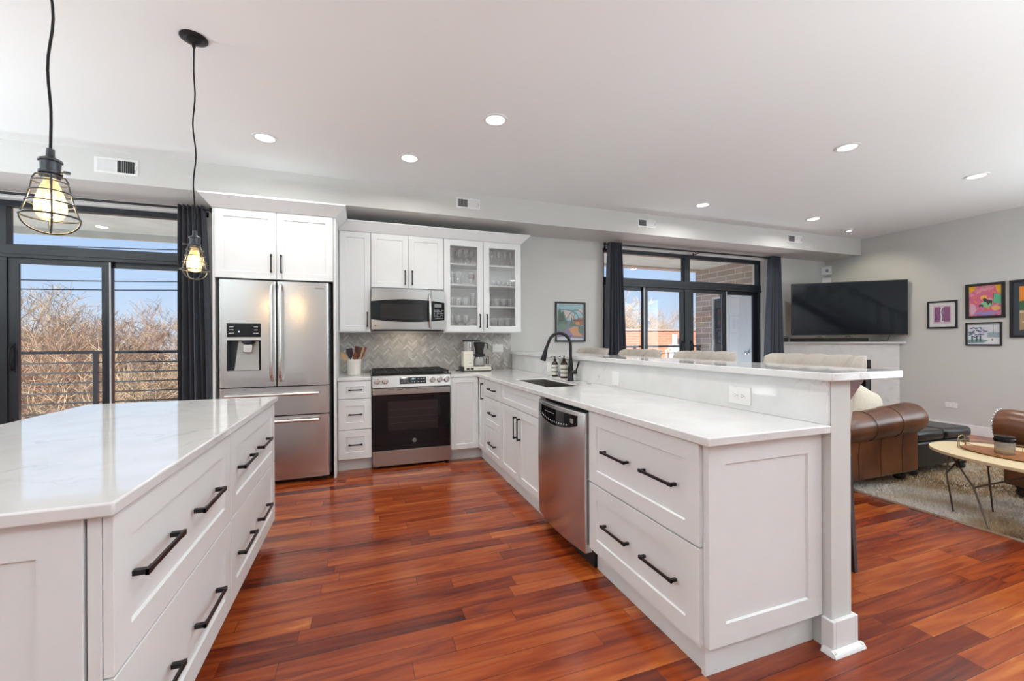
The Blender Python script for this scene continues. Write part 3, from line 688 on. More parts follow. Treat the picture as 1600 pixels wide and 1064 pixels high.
mb = MB(); band(mb, .645, .722, .0045, lambda x: 1.603, lambda x: 1.640, 3); build(mb, 'display', M['lcd'], cp)
mb = MB()
for i in range(7):
    for j in range(6):
        if (i * 5 + j * 3) % 7 == 0: continue
        x = .640 + i * .0155; z = 1.482 + j * .0175; yy = mwy(x) - .0038
        mb.box(x, x + .009, yy, yy + .002, z, z + .006)
build(mb, 'key_markings', M['ink'], cp)
mb = MB(); mb.tube([(.592, mwy(.592), 1.752), (.592, mwy(.592) - .028, 1.735), (.592, mwy(.592) - .045, 1.66), (.592, mwy(.592) - .05, 1.57), (.592, mwy(.592) - .045, 1.48), (.592, mwy(.592) - .028, 1.405), (.592, mwy(.592), 1.388)], .011, 12, radii=[.007, .010, .0125, .0135, .0125, .010, .007])
build(mb, 'handle', M['chrome'], dr, smooth=60)
mb = MB(); mb.lathe([(.008, 0), (.008, .002)], 20, (.040, mwy(.04) - .0015, 1.405), 'y'); build(mb, 'emblem', M['inkd'], dr)
text('GE', .009, Face(0, mwy(.04) - .001, 0, -1), .040, .0008, 1.405, M['chrome'], dr)
text('Profile', .010, Face(0, mwy(.065) - .0008, 0, -1), .068, .0, 1.405, M['inkd'], dr)
mb = MB(); mb.box(.03, .73, .33, .60, 1.355, 1.371); build(mb, 'underside_vent', M['blackpl'], t)
lamp('AREA', 'microwave_task_light', (.378, .45, 1.35), 0.9, (1, .85, .65), (0, .2, -1), shape='RECTANGLE', size=.3, size_y=.08)

# --- range
t = thing('gas_range', 'stainless steel gas range with black oven door and five knobs', 'stove', (.38, .32, 0))
mb = MB(); mb.box(.004, .756, .032, .63, .03, .80); build(mb, 'body', M['darksteel'], t)
mb = MB(); mb.box(.003, .757, 0, .031, .030, .176); build(mb, 'storage_drawer', M['steelh'], t, bevel=.002)
mb = MB(); mb.box(.004, .756, 0, .031, .181, .722); od = build(mb, 'oven_door', M['blackgl'], t, bevel=.002)
build(MB().box(.145, .63, -.0012, .001, .37, .655), 'oven_window', M['ovenwin'], od)
mb = MB()
for z in (.44, .50, .57): mb.box(.16, .615, -.0018, -.001, z, z + .0025)
build(mb, 'oven_rack', M['darksteel'], od)
mb = MB(); mb.box(.004, .756, -.022, .031, .723, .783); oh = build(mb, 'handle_rail', M['steelh'], od, bevel=.004)
for a in (.155, .24, .31, .415, .48, .59): build(MB().box(a, a + .05, -.0235, -.010, .7705, .7745), 'vent_slot', M['blackpl'], od)
mb = MB(); mb.lathe([(.020, 0), (.020, -.0015), (.017, -.0022)], 28, (.398, 0, .262), 'y'); mb.ring((.398, -.002, .262), .0175, .001, 28, 6, 'y'); build(mb, 'emblem', M['lcd'], od)
text('GE', .019, Face(0, -.002, 0, -1), .398, .0, .262, M['blackgl'], od)
mb = MB(); mb.hexa([(.002, -.024, .796), (.758, -.024, .796), (.758, .05, .796), (.002, .05, .796), (.002, .000, .905), (.758, .000, .905), (.758, .05, .905), (.002, .05, .905)])
mb.box(.002, .758, -.0245, .02, .790, .7965)
cpn = build(mb, 'control_panel', M['steelh'], t, bevel=.0015)
def cpy(z): return -.024 + .024 * (z - .796) / .109
mb = MB(); mb.hexa([(.257, cpy(.822) - .0015, .822), (.513, cpy(.822) - .0015, .822), (.513, cpy(.822) + .004, .822), (.257, cpy(.822) + .004, .822), (.257, cpy(.886) - .0015, .886), (.513, cpy(.886) - .0015, .886), (.513, cpy(.886) + .004, .886), (.257, cpy(.886) + .004, .886)])
build(mb, 'touch_panel', M['blackgl'], cpn)
mb = MB()
for x in (.272, .298, .325, .430, .457, .484):
    for z in (.868, .838): mb.box(x, x + .014, cpy(z) - .0028, cpy(z) - .001, z, z + .004)
for x in (.372, .395): mb.box(x, x + .007, cpy(.838) - .0028, cpy(.838) - .001, .838, .843)
build(mb, 'key_markings', M['ink'], cpn)
text('12:57', .022, Face(0, cpy(.866) - .0016, 0, -1), .385, .0, .867, M['display'], cpn, name='clock_digits')
for x in (.045, .121, .576, .649, .720):
    mb = MB(); zc = .858; yy = cpy(zc)
    mb.lathe([(.031, .004), (.031, -.006), (.027, -.010), (.026, -.030), (.022, -.035)], 24, (x, yy, zc), 'y')
    kb = build(mb, 'knob', M['chrome'], cpn, smooth=40)
    build(MB().box(x - .0045, x + .0045, yy - .042, yy - .033, zc - .024, zc + .024), 'grip', M['chrome'], kb, bevel=.002)
mb = MB(); mb.box(-.008, .768, .003, .650, .9055, .916); build(mb, 'cooktop', M['blackgl'], t, bevel=.003)
for (x0, x1) in ((.012, .258), (.264, .496), (.502, .748)):
    mb = MB(); y0, y1 = .035, .625; z0, z1 = .928, .946; w_ = .012
    mb.box(x0, x1, y0, y0 + w_, z0, z1); mb.box(x0, x1, y1 - w_, y1, z0, z1); mb.box(x0, x0 + w_, y0 + w_, y1 - w_, z0, z1); mb.box(x1 - w_, x1, y0 + w_, y1 - w_, z0, z1)
    xm = (x0 + x1) / 2
    for yy in (.18, .33, .48): mb.box(x0 + w_, x1 - w_, yy - .005, yy + .005, z0 + .002, z1)
    mb.box(xm - .005, xm + .005, y0 + w_, y1 - w_, z0 + .002, z1 - .001)
    for (fx, fy) in ((x0 + .001, y0 + .001), (x1 - .013, y0 + .001), (x0 + .001, y1 - .013), (x1 - .013, y1 - .013)): mb.box(fx, fx + .012, fy, fy + .012, .9158, z0 + .001)
    build(mb, 'grate', M['iron'], t)
for (x, y, r) in ((.135, .17, .045), (.135, .48, .035), (.38, .33, .05), (.625, .17, .05), (.625, .48, .035)):
    mb = MB(); mb.lathe([(r, 0), (r, .008), (r * .75, .010), (r * .7, .013), (0, .0135)], 20, (x, y, .9158)); build(mb, 'burner', M['iron'], t)
for x in (.05, .70):
    for y in (.06, .58): build(MB().lathe([(.018, 0), (.014, .032)], 12, (x, y, 0)), 'levelling_foot', M['blackpl'], t)

# --- base cabinets on the back run
t = thing('base_cabinet', 'narrow white three-drawer base cabinet between refrigerator and range', 'cabinet', (-.155, .35, 0))
build(MB().box(-.308, -.004, .04, YW - .004, .121, .865), 'cabinet_box', M['cab'], t)
build(MB().box(-.308, -.004, .105, .12, 0, .121), 'toe_kick', M['cab'], t)
for (z0, z1) in ((.124, .399), (.405, .692), (.698, .862)):
    st = .052
    front(FB, 'drawer', t, -.301, -.006, z0, z1, [(-.150, (z0 + z1) / 2, .125, False)], st=.065, sz=.05 if z1 - z0 < .2 else .065)
mb = MB(); mb.box(-.309, -.004, .014, YW - .002, ZC0, ZC1)
build(mb, 'countertop', M['quartz'], None, bevel=.003, label='short white quartz countertop piece holding the utensil crock left of the range', cat='countertop')

t = thing('corner_cabinet', 'white corner base cabinet with folding door right of the range', 'cabinet', (1.0, .3, 0))
mb = MB(); mb.cells([.762, 1.083, 1.66], [-.198, .04, YW - .004], lambda x, y: x > 1.083 or y > .04, .121, .865); build(mb, 'cabinet_box', M['cab'], t)
mb = MB(); mb.box(.762, 1.115, .105, .12, 0, .121); mb.box(1.115, 1.13, -.198, .12, 0, .121); build(mb, 'toe_kick', M['cab'], t)
front(FB, 'door', t, .768, 1.058, .124, .862, st=.05)
front(FP, 'door', t, -.018, .190, .124, .862, [(.152, .733, .165, True)], st=.045)

# --- tiles
def herring(mb, x0, x1, z0, z1, y, L=.074, Wd=.0185, gap=.0015, th=.004):
    import itertools
    c45 = math.sqrt(.5)
    def clip(poly):
        for (ax, lim, sg) in ((0, x0, 1), (0, x1, -1), (1, z0, 1), (1, z1, -1)):
            out = []
            for i in range(len(poly)):
                p, q = poly[i], poly[(i + 1) % len(poly)]
                a, b = (p[ax] - lim) * sg, (q[ax] - lim) * sg
                if a >= 0: out.append(p)
                if a * b < 0:
                    s_ = a / (a - b); out.append((p[0] + (q[0] - p[0]) * s_, p[1] + (q[1] - p[1]) * s_))
            poly = out
            if len(poly) < 3: return []
        return poly
    k = L / Wd; kk = round(k); Wd = L / kk
    cx, cz = (x0 + x1) / 2, (z0 + z1) / 2; n = int((x1 - x0 + z1 - z0) / Wd) + 6
    # herringbone in unrotated coordinates: horizontal tiles start at (i + j*?), stepping diagonal
    for i in range(-n, n):
        for j in range(-n // kk - 2, n // kk + 3):
            ox, oy = i * Wd + j * L, i * Wd - j * L
            for (a0, a1, b0, b1) in ((ox, ox + L, oy, oy + Wd), (ox, ox + Wd, oy + Wd, oy + Wd + L)):
                g = gap / 2
                q = [(a0 + g, b0 + g), (a1 - g, b0 + g), (a1 - g, b1 - g), (a0 + g, b1 - g)]
                q = [(cx + (u - v) * c45, cz + (u + v) * c45) for (u, v) in q]
                if max(p[0] for p in q) < x0 or min(p[0] for p in q) > x1 or max(p[1] for p in q) < z0 or min(p[1] for p in q) > z1: continue
                q = clip(q)
                if len(q) >= 3: mb.prism(q, -th, 'y', y)
mb = MB(); herring(mb, -.308, 1.648, .901, 1.333, .6555)
t = thing('tile_backsplash', 'grey herringbone tile backsplash behind the range and coffee maker', 'backsplash', (.67, .66, .9))
tl = build(mb, 'tiles', M['tile'], t, smooth=30)
build(MB().box(-.309, 1.650, .6555, YW - .0005, .900, 1.334), 'grout_bed', M['grout'], t)

# ================================================================== PENINSULA
KX0, KX1 = 1.667, 1.782; KY = -3.094; KZ = 1.076
struct('wall_peninsula', MB().box(KX0, KX1, KY, YW, 0, KZ), M['wall'])
mb = MB(); mb.box(KX0 - .016, KX0, KY - .016, -3.062, 0, .128); mb.box(KX0, KX1, KY - .016, KY, 0, .128); mb.box(KX1, KX1 + .016, KY - .016, YW - .02, 0, .128)
struct('baseboard_peninsula', mb, M['trimw'], bevel=.003)
q = [(0, 0), (.020, 0), (.018, .009), (.011, .017), (0, .020)]
mb = MB()
mb.prism([(KY - .016 - a, b) for a, b in q], KX1 - KX0 + .064, 'x', KX0 - .032)
mb.prism([(KX1 + .016 + a, b) for a, b in q], 3.6, 'y', KY - .03)
mb.prism([(KX0 - .016 - a, b) for a, b in q], .05, 'y', KY - .03)
struct('trim_3', mb, M['trimw'])

t = thing('base_cabinet', 'white three-drawer base cabinet between the corner cabinet and the sink', 'cabinet', (1.38, -.45, 0))
build(MB().box(1.083, 1.66, -.722, -.200, .121, .865), 'cabinet_box', M['cab'], t)
build(MB().box(1.115, 1.13, -.722, -.200, 0, .121), 'toe_kick', M['cab'], t)
for (z0, z1) in ((.124, .410), (.416, .692), (.698, .862)):
    front(FP, 'drawer', t, .202, .718, z0, z1, [(.478, (z0 + z1) / 2, .20, False)], st=.06, sz=.05 if z1 - z0 < .2 else .06)

t = thing('sink_cabinet', 'white sink base cabinet with false front and two doors', 'cabinet', (1.38, -1.16, 0))
mb = MB(); mb.box(1.083, 1.66, -1.598, -1.580, .121, .865); mb.box(1.083, 1.66, -.742, -.724, .121, .865); mb.box(1.083, 1.66, -1.580, -.742, .121, .139); mb.box(1.645, 1.66, -1.580, -.742, .139, .865); mb.box(1.083, 1.10, -1.58, -.742, .69, .865)
mb.box(1.083, 1.10, -1.178, -1.142, .139, .69)
build(mb, 'cabinet_box', M['cab'], t)
build(MB().box(1.115, 1.13, -1.598, -.724, 0, .121), 'toe_kick', M['cab'], t)
front(FP, 'false_front', t, .726, 1.596, .702, .862, st=.06, sz=.045)
front(FP, 'door', t, .726, 1.158, .124, .696, [(1.118, .553, .175, True)])
front(FP, 'door', t, 1.163, 1.596, .124, .696, [(1.203, .553, .175, True)])

t = thing('drawer_cabinet', 'wide white cabinet with two deep drawers at the open end of the peninsula', 'cabinet', (1.38, -2.65, 0))
build(MB().box(1.083, 1.66, -3.038, -2.246, .121, .865), 'cabinet_box', M['cab'], t)
mb = MB(); mb.box(1.115, 1.13, -3.0, -2.246, 0, .121); mb.box(1.100, 1.662, -3.020, -3.002, 0, .121); build(mb, 'toe_kick', M['cab'], t)
for (z0, z1) in ((.124, .480), (.487, .862)):
    front(FP, 'drawer', t, 2.248, 3.030, z0, z1, [(2.505, (z0 + z1) / 2 + .005, .205, False), (2.815, (z0 + z1) / 2 + .005, .205, False)], st=.07)
FE = Face(0, -3.040, 0, -1)
mb = MB(); FE.shaker(mb, 1.080, 1.664, .128, .866, t=.020, st=.078, sz=.078); build(mb, 'end_panel', M['cab'], t)

# --- dishwasher
t = thing('dishwasher', 'stainless steel dishwasher with curved front and black control strip', 'dishwasher', (1.35, -1.922, 0))
build(MB().box(1.10, 1.64, -2.236, -1.608, .10, .860), 'body', M['darksteel'], t)
build(MB().box(1.10, 1.14, -2.236, -1.608, 0.004, .10), 'kick_plate', M['blackpl'], t)
def dwx(a, b): return 1.047 - .028 * 4 * a * (1 - a) - .006 * 4 * b * (1 - b)
def dwp(off, a0, a1, zl, zh):
    def f(a, b):
        s_ = a0 + (a1 - a0) * a; z = zl(s_) * (1 - b) + zh(s_) * b
        return (dwx(s_, (z - .085) / .760) - off, -1.606 - .628 * s_, z)
    return f
mb = MB(); patch(mb, dwp(0, 0.0, 1.0, lambda s: .085, lambda s: .845), 18, 8, (.045, 0, 0)); dd = build(mb, 'door', M['steel'], t, smooth=50, bevel=.004)
mb = MB(); patch(mb, dwp(.002, 0.015, .90, lambda s: .775 - .050 * 4 * min(s / .95, 1) * (1 - min(s / .95, 1)), lambda s: .822), 14, 3, (.004, 0, 0)); cpn = build(mb, 'control_strip', M['blackgl'], dd, smooth=50)
mb = MB()
for i in range(14):
    s_ = .12 + i * .047; z = .782 - .040 * 4 * s_ * (1 - s_); x = dwx(s_, .93) - .0035; y = -1.606 - .628 * s_
    mb.box(x, x + .002, y - .006, y + .004, z, z + .009)
for i in range(8):
    s_ = .26 + i * .03; x = dwx(s_, .95) - .0035; y = -1.606 - .628 * s_; mb.box(x, x + .002, y - .007, y, .792, .796)
build(mb, 'key_markings', M['ink'], cpn)
mb = MB(); x = dwx(.80, .95) - .005; y = -1.606 - .628 * .82; mb.box(x, x + .004, y - .022, y + .012, .775, .800); build(mb, 'latch_button', M['chrome'], cpn)

# --- worktop with the sink cut-out, splash and raised bar
SX0, SX1, SY0, SY1 = 1.192, 1.470, -1.430, -.755
mb = MB(); mb.cells([.762, 1.0438, SX0, SX1, 1.6665], [-3.095, SY0, SY1, .014, YW - .010], lambda x, y: (x > 1.0438 or y > .014) and not (SX0 < x < SX1 and SY0 < y < SY1), ZC0, ZC1)
build(mb, 'countertop', M['quartz'], None, bevel=.004, label='long L-shaped white quartz countertop with the sink cut into it', cat='countertop')
mb = MB(); mb.box(1.655, 1.6668, -3.092, .648, .8995, 1.0755)
build(mb, 'backsplash', M['quartz'], None, bevel=.001, label='low veined white quartz splash between countertop and raised bar', cat='backsplash')
mb = MB(); mb.box(1.630, 2.066, -3.1256, YW - .001, 1.0765, 1.109)
build(mb, 'bar_countertop', M['quartz'], None, bevel=.004, label='raised white quartz bar top along the peninsula half wall', cat='countertop')
for i, yy in enumerate((-3.072, -1.6, -.2)):
    mb = MB(); mb.prism([(KX1 + .001, .955), (KX1 + .001, 1.0755), (KX1 + .125, 1.0755), (KX1 + .118, 1.062)], .04, 'y', yy)
    o = build(mb, 'bar_bracket', M['rwood'], None, bevel=.001, label=['dark red wooden triangular bracket under the end of the bar top', 'dark red wooden bracket under the middle of the bar top', 'dark red wooden bracket under the far part of the bar top'][i], cat='bracket', group='brackets under the bar top')

t = thing('sink', 'undermount stainless steel kitchen sink in the peninsula countertop', 'sink', (1.33, -1.065, .70))
mb = MB(); d = .2; zt_ = ZC1 - .009; x0, x1, y0, y1 = SX0 + .0035, SX1 - .0035, SY0 + .0035, SY1 - .0035; d = .215
mb.box(x0 - .002, x0, y0, y1, zt_ - d, zt_); mb.box(x1, x1 + .002, y0, y1, zt_ - d, zt_); mb.box(x0, x1, y0 - .002, y0, zt_ - d, zt_); mb.box(x0, x1, y1, y1 + .002, zt_ - d, zt_); mb.box(x0, x1, y0, y1, zt_ - d - .002, zt_ - d)
build(mb, 'basin', M['sink'], t)
mb = MB(); mb.lathe([(.045, 0), (.045, .003), (.035, .003), (.030, .001), (0, .001)], 20, ((x0 + x1) / 2, -1.065, zt_ - d)); build(mb, 'drain', M['chrome'], t)

# --- tap
fx, fy = 1.580, -1.055
t = thing('kitchen_faucet', 'matte black gooseneck kitchen faucet with side lever behind the sink', 'faucet', (fx, fy, ZC1))
def arc(): # neck in the plane towards the sink
    pts = [(0, .055), (0, .20), (0, .300)]
    for k in range(1, 13):
        a = pi * k / 14; pts.append((-.095 + .095 * cos(a), .300 + .105 * sin(a)))
    pts += [(-.197, .300), (-.207, .275)]
    return pts
dxn, dyn = -.86, .51
P3 = lambda a, z: (fx + dxn * (-a), fy + dyn * (-a), ZC1 + z)
mb = MB(); mb.lathe([(.028, 0), (.028, .006), (.024, .012), (.0235, .10), (.019, .145), (.0145, .20)], 24, (fx, fy, ZC1)); bd = build(mb, 'body', M['black'], t, smooth=60)
mb = MB(); mb.tube([P3(a, z) for a, z in arc()], .0135, 14); build(mb, 'neck', M['black'], t, smooth=60)
p0, p1 = P3(-.205, .285), P3(-.236, .170)
mb = MB(); mb.tube([p0, tuple(Vector(p0).lerp(Vector(p1), .5)), tuple(Vector(p0).lerp(Vector(p1), .9)), p1], .02, 16, radii=[.0145, .019, .024, .0235]); sh = build(mb, 'spray_head', M['black'], t, smooth=60)
mb = MB(); mb.cyl((fx, fy, ZC1 + .075), (fx + .03, fy - .045, ZC1 + .075), .017, 16); build(mb, 'lever_hub', M['black'], t)
mb = MB(); mb.tube([(fx + .026, fy - .040, ZC1 + .080), (fx + .035, fy - .054, ZC1 + .12), (fx + .043, fy - .066, ZC1 + .165)], .006, 10, radii=[.0055, .0065, .008]); build(mb, 'lever', M['black'], t)

# soap set
mb = MB(); mb.box(1.560, 1.625, -.99, -.68, ZC1, ZC1 + .010)
build(mb, 'soap_tray', M['ceramic'], None, bevel=.003, label='small white tray holding the soap bottles behind the sink', cat='tray')
def soap(x, y, kind, label, s=1.0):
    z = ZC1 + .010
    t = thing('soap_bottle', label, 'bottle', (x, y, z), group='pump bottles behind the sink')
    r = .030 * s; h = .118 * s
    if kind == 'amber':
        mb = MB(); mb.lathe([(r * .92, 0), (r, .004), (r, h), (r * .8, h + .012), (r * .38, h + .026), (r * .38, h + .034)], 20, (x, y, z)); b = build(mb, 'bottle', M['amber'], t, smooth=60)
        mb = MB(); mb.lathe([(r + .0006, .018), (r + .0006, h - .008)], 20, (x, y, z), cap=False); lb = build(mb, 'paper_label', M['label'], t, smooth=60)
        mb = MB()
        for zz, hh in ((.042, .010), (.078, .009)): mb.lathe([(r + .0012, zz), (r + .0012, zz + hh)], 20, (x, y, z), cap=False)
        build(mb, 'label_stripe', M['inkd'], lb, smooth=60)
    else:
        mb = MB(); mb.lathe([(r * .8, 0), (r * .82, .004), (r * .82, h), (r * .4, h + .016), (r * .4, h + .024)], 20, (x, y, z)); b = build(mb, 'bottle', M['ware'], t, smooth=60)
        mb = MB(); mb.lathe([(r * .76, .004), (r * .76, .055)], 20, (x, y, z)); build(mb, 'liquid', M['blueliq'], t, smooth=60)
    m = M['blackpl'] if kind == 'amber' else M['chrome']
    hz = z + h + .030
    mb = MB(); mb.lathe([(r * .42, -.004), (r * .45, .0), (r * .45, .014), (r * .2, .018), (r * .16, .034), (r * .3, .036), (r * .3, .042)], 14, (x, y, hz))
    mb.tube([(x, y, hz + .039), (x - .028, y + .016, hz + .037), (x - .036, y + .020, hz + .030)], .0038, 8); build(mb, 'pump', m, t)
soap(1.590, -.725, 'amber', 'brown pump bottle with striped label, farther from the faucet')
soap(1.600, -.825, 'clear', 'clear pump bottle holding blue liquid between two brown bottles')
soap(1.588, -.915, 'amber', 'brown pump bottle with striped label, closest to the faucet', 1.08)
mb = MB(); mb.lathe([(.020, 0), (.020, .004), (.015, .006), (.013, .004), (0, .004)], 20, (1.590, -1.345, ZC1))
build(mb, 'air_switch', M['chrome'], None, label='small round steel disposal switch set in the countertop', cat='button')

# --- outlets and plates
def plate(face, u, z, w_, h_, label, kind, name='wall_outlet', d0=0.0, cat='outlet'):
    c = face.p(u, d0, z)
    t = thing(name, label, cat, (c[0], c[1], z - h_ / 2))
    mb = MB(); face.box(mb, u - w_ / 2, u + w_ / 2, d0, d0 + .005, z - h_ / 2, z + h_ / 2); pl = build(mb, 'cover_plate', M['white'], t, bevel=.0015)
    if kind == 'duplex_h':
        for s_ in (-1, 1):
            mb = MB(); cx_ = u + s_ * .0195
            poly = [(cx_ + .0165 * cos(a), z + .0135 * sin(a)) for a in [2 * pi * k / 16 for k in range(16)]]
            vs = [face.p(a, d0 + .005, b) for a, b in poly] + [face.p(a, d0 + .0075, b) for a, b in poly]
            mb.add(vs, [tuple(range(16, 32))] + [(i, (i + 1) % 16, 16 + (i + 1) % 16, 16 + i) for i in range(16)])
            sk = build(mb, 'socket', M['white'], t)
            mb = MB(); face.box(mb, cx_ - .006, cx_ + .001, d0 + .0072, d0 + .0079, z + .004, z + .0058); face.box(mb, cx_ - .006, cx_ + .002, d0 + .0072, d0 + .0079, z - .006, z - .0042); face.box(mb, cx_ + .006, cx_ + .0095, d0 + .0072, d0 + .0079, z - .0018, z + .0018)
            build(mb, 'slots', M['inkd'], sk)
    elif kind == 'decora_h':
        mb = MB(); face.box(mb, u - .033, u + .033, d0 + .005, d0 + .0072, z - .0165, z + .0165); sk = build(mb, 'socket', M['white'], t, bevel=.0008)
        mb = MB()
        for s_ in (-1, 1):
            cx_ = u + s_ * .018; face.box(mb, cx_ - .006, cx_ + .001, d0 + .0070, d0 + .0077, z + .004, z + .0055); face.box(mb, cx_ - .006, cx_ + .002, d0 + .0070, d0 + .0077, z - .0055, z - .004)
        build(mb, 'slots', M['inkd'], sk)
    elif kind == 'decora_v':
        mb = MB(); face.box(mb, u - .0165, u + .0165, d0 + .005, d0 + .0072, z - .033, z + .033); sk = build(mb, 'socket', M['white'], t, bevel=.0008)
    return t
FK = Face(1.655, 0, -1, 0)
plate(FK, 2.68, .968, .125, .085, 'white horizontal wall outlet on the quartz splash nearest the peninsula end', 'duplex_h')
plate(FK, 1.615, .965, .092, .100, 'white square cover plate on the quartz splash right of the faucet', 'decora_v', 'switch_plate', cat='switch')
plate(FK, .455, .978, .080, .090, 'small white cover plate on the quartz splash left of the soap bottles', 'decora_v', 'switch_plate', cat='switch')
plate(Face(0, .6515, 0, -1), 1.475, 1.152, .135, .095, 'white horizontal wall outlet on the herringbone tiles beside the coffee maker', 'decora_h')
plate(Face(XR, 0, -1, 0), .94, .355, .125, .075, 'white horizontal wall outlet low on the right grey wall', 'duplex_h')

# ================================================================== ISLAND
t = thing('island_cabinet', 'white kitchen island cabinet with eight black-handled drawer pulls on its aisle side', 'island', (-1.09, -2.1, 0))
mb = MB(); mb.box(-1.545, -.638, -3.010, -1.176, .10, .852); build(mb, 'cabinet_box', M['cab'], t)
mb = MB(); mb.box(-1.48, -.70, -2.95, -1.25, 0, .10); build(mb, 'toe_kick', M['cab'], t)
for (a, b_, hs) in ((-3.030, -2.140, (-2.835, -2.437)), (-2.132, -1.190, (-1.915, -1.540))):
    for (z0, z1, hz) in ((.105, .474, .283), (.480, .848, .672)):
        mb = MB(); FI.shaker(mb, a, b_, z0, z1, st=.075); o = build(mb, 'drawer', M['cab'], t)
        for q_ in hs: handle(FI, q_, hz, .235, False, o, out=.034, w=.013, foot=.028)
FN = Face(0, -3.012, 0, -1)
mb = MB(); FN.shaker(mb, -1.545, -.672, .105, .850, t=.022, st=.078, sz=.078); build(mb, 'end_panel', M['cab'], t)
mb = MB(); FN.box(mb, -.666, -.640, 0, .018, .105, .850); build(mb, 'corner_post', M['cab'], t, bevel=.001)
mb = MB(); mb.box(-1.575, -.6055, -3.0585, -1.142, .853, .885)
build(mb, 'island_countertop', M['quartz'], None, bevel=.005, label='white quartz island countertop reflecting the window, at the left', cat='countertop')

# ================================================================== BACK-RUN SMALL THINGS
# utensil crock
cx, cy = -.165, .32
mb = MB(); r = .066
mb.lathe([(r - .006, 0), (r, .004), (r, .135), (r + .003, .150), (r + .003, .162), (r - .005, .162), (r - .007, .012), (0, .012)], 32, (cx, cy, ZC1))
build(mb, 'utensil_crock', M['ceramic'], None, smooth=50, label='white ceramic crock full of wooden utensils left of the range', cat='crock')
def utensil(name, label, base_, top, m, blade, wd=.03, hr=.006):
    b0 = Vector((cx + base_[0], cy + base_[1], ZC1 + .016)); b1 = Vector((cx + top[0], cy + top[1], ZC1 + top[2]))
    t = thing(name, label, 'utensil', tuple(b0), group='cooking utensils in the crock')
    d = (b1 - b0).normalized(); L_ = (b1 - b0).length; side = d.cross(Vector((0, -1, 0))).normalized(); nrm = side.cross(d)
    mid = b0 + d * (L_ * .62)
    mb = MB(); mb.tube([b0, mid], hr, 8); build(mb, 'shaft', m, t)
    n = 8; prof = {'spoon': lambda s_: math.sin(pi * min(1, .12 + s_ * .88)) ** .6, 'spatula': lambda s_: .45 + .55 * min(1, s_ * 2), 'flat': lambda s_: .7 + .3 * s_, 'turner': lambda s_: .35 + .65 * s_}[blade]
    vs = []
    for i in range(n + 1):
        s_ = i / n; c_ = mid + d * (L_ * .38 * s_); w_ = wd * max(.12, prof(s_)); th = .0035
        for (a_, e_) in ((-w_, -th), (w_, -th), (w_, th), (-w_, th)): vs.append(c_ + side * a_ + nrm * e_)
    fs = [(3, 2, 1, 0), tuple(n * 4 + k for k in range(4))] + [(i * 4 + k, i * 4 + (k + 1) % 4, (i + 1) * 4 + (k + 1) % 4, (i + 1) * 4 + k) for i in range(n) for k in range(4)]
    build(MB().add(vs, fs), 'head', m, t, smooth=50, bevel=.001)
utensil('cooking_spoon', 'light wooden spoon leaning to the left rim of the crock', (.01, 0), (-.125, -.01, .232), M['spoon1'], 'spoon', .028)
utensil('spatula', 'dark plum spatula at the left centre of the crock', (-.015, -.01), (-.046, -.02, .272), M['spoon3'], 'spatula', .031)
utensil('cooking_spoon', 'reddish wooden spoon in the middle of the crock', (.0, .015), (.012, -.015, .235), M['spoon4'], 'spoon', .022)
utensil('wooden_turner', 'dark walnut turner leaning right of the centre of the crock', (.0, .0), (.060, .0, .285), M['spoon2'], 'flat', .022)
utensil('wooden_turner', 'walnut turner behind the others in the crock', (-.02, .02), (.03, .03, .292), M['spoon2'], 'turner', .026)
utensil('cooking_spoon', 'pale narrow wooden spoon leaning to the right rim of the crock', (.005, -.02), (.090, -.025, .262), M['spoon1'], 'flat', .009)
utensil('cooking_spoon', 'brown wooden paddle leaning farthest right in the crock', (.01, .005), (.115, .0, .285), M['spoon4'], 'flat', .013)

# coffee maker  (local frame along x)
x0c, yc = 1.00, .42
t = thing('coffee_maker', 'cream drip coffee maker with black filter basket and glass carafe', 'coffee maker', (1.13, yc, ZC1))
z = ZC1
mb = MB(); mb.box(.985, 1.300, yc - .085, yc + .085, z + .010, z + .052); build(mb, 'base', M['cream'], t, bevel=.004)
mb = MB(); mb.box(.962, .985, yc - .083, yc + .083, z, z + .054); mb.box(1.300, 1.312, yc - .083, yc + .083, z + .008, z + .052); mb.box(.985, 1.30, yc - .082, yc + .082, z, z + .010); build(mb, 'end_caps', M['blackpl'], t, bevel=.003)
for xx in (1.008, 1.055):
    build(MB().box(xx, xx + .035, yc - .0885, yc - .084, z + .020, z + .040), 'rocker_switch', M['blackpl'], t, bevel=.001)
mb = MB(); mb.box(1.14, 1.27, yc - .0856, yc - .0845, z + .028, z + .032); build(mb, 'lettering', M['lcd'], t)
mb = MB(); mb.box(.982, 1.100, yc - .05, yc + .065, z + .0525, z + .225); tw = build(mb, 'tower', M['cream'], t, bevel=.006)
mb = MB(); mb.box(1.045, 1.075, yc - .0506, yc - .0495, z + .090, z + .094); build(mb, 'lettering', M['lcd'], tw)
mb = MB(); mb.lathe([(.054, 0), (.054, .108)], 24, (1.047, yc + .005, z + .226), cap=False); mb.lathe([(.052, .0), (.052, .108)], 24, (1.047, yc + .005, z + .226), cap=False)
build(mb, 'water_tank', M['ware'], t, smooth=60)
mb = MB(); mb.cyl((1.047, yc + .005, z + .226), (1.047, yc + .005, z + .332), .007, 10); build(mb, 'riser_tube', M['chrome'], t)
mb = MB(); mb.lathe([(.060, 0), (.062, .004), (.062, .018), (.058, .022)], 24, (1.047, yc + .005, z + .335)); mb.box(1.047, 1.19, yc - .012, yc + .022, z + .338, z + .352); build(mb, 'lid', M['blackpl'], t, bevel=.002)
mb = MB(); mb.lathe([(.044, 0), (.046, .040), (.064, .110), (.066, .128), (.055, .134), (0, .138)], 24, (1.180, yc, z + .196)); fb = build(mb, 'filter_basket', M['blackpl'], t, smooth=50)
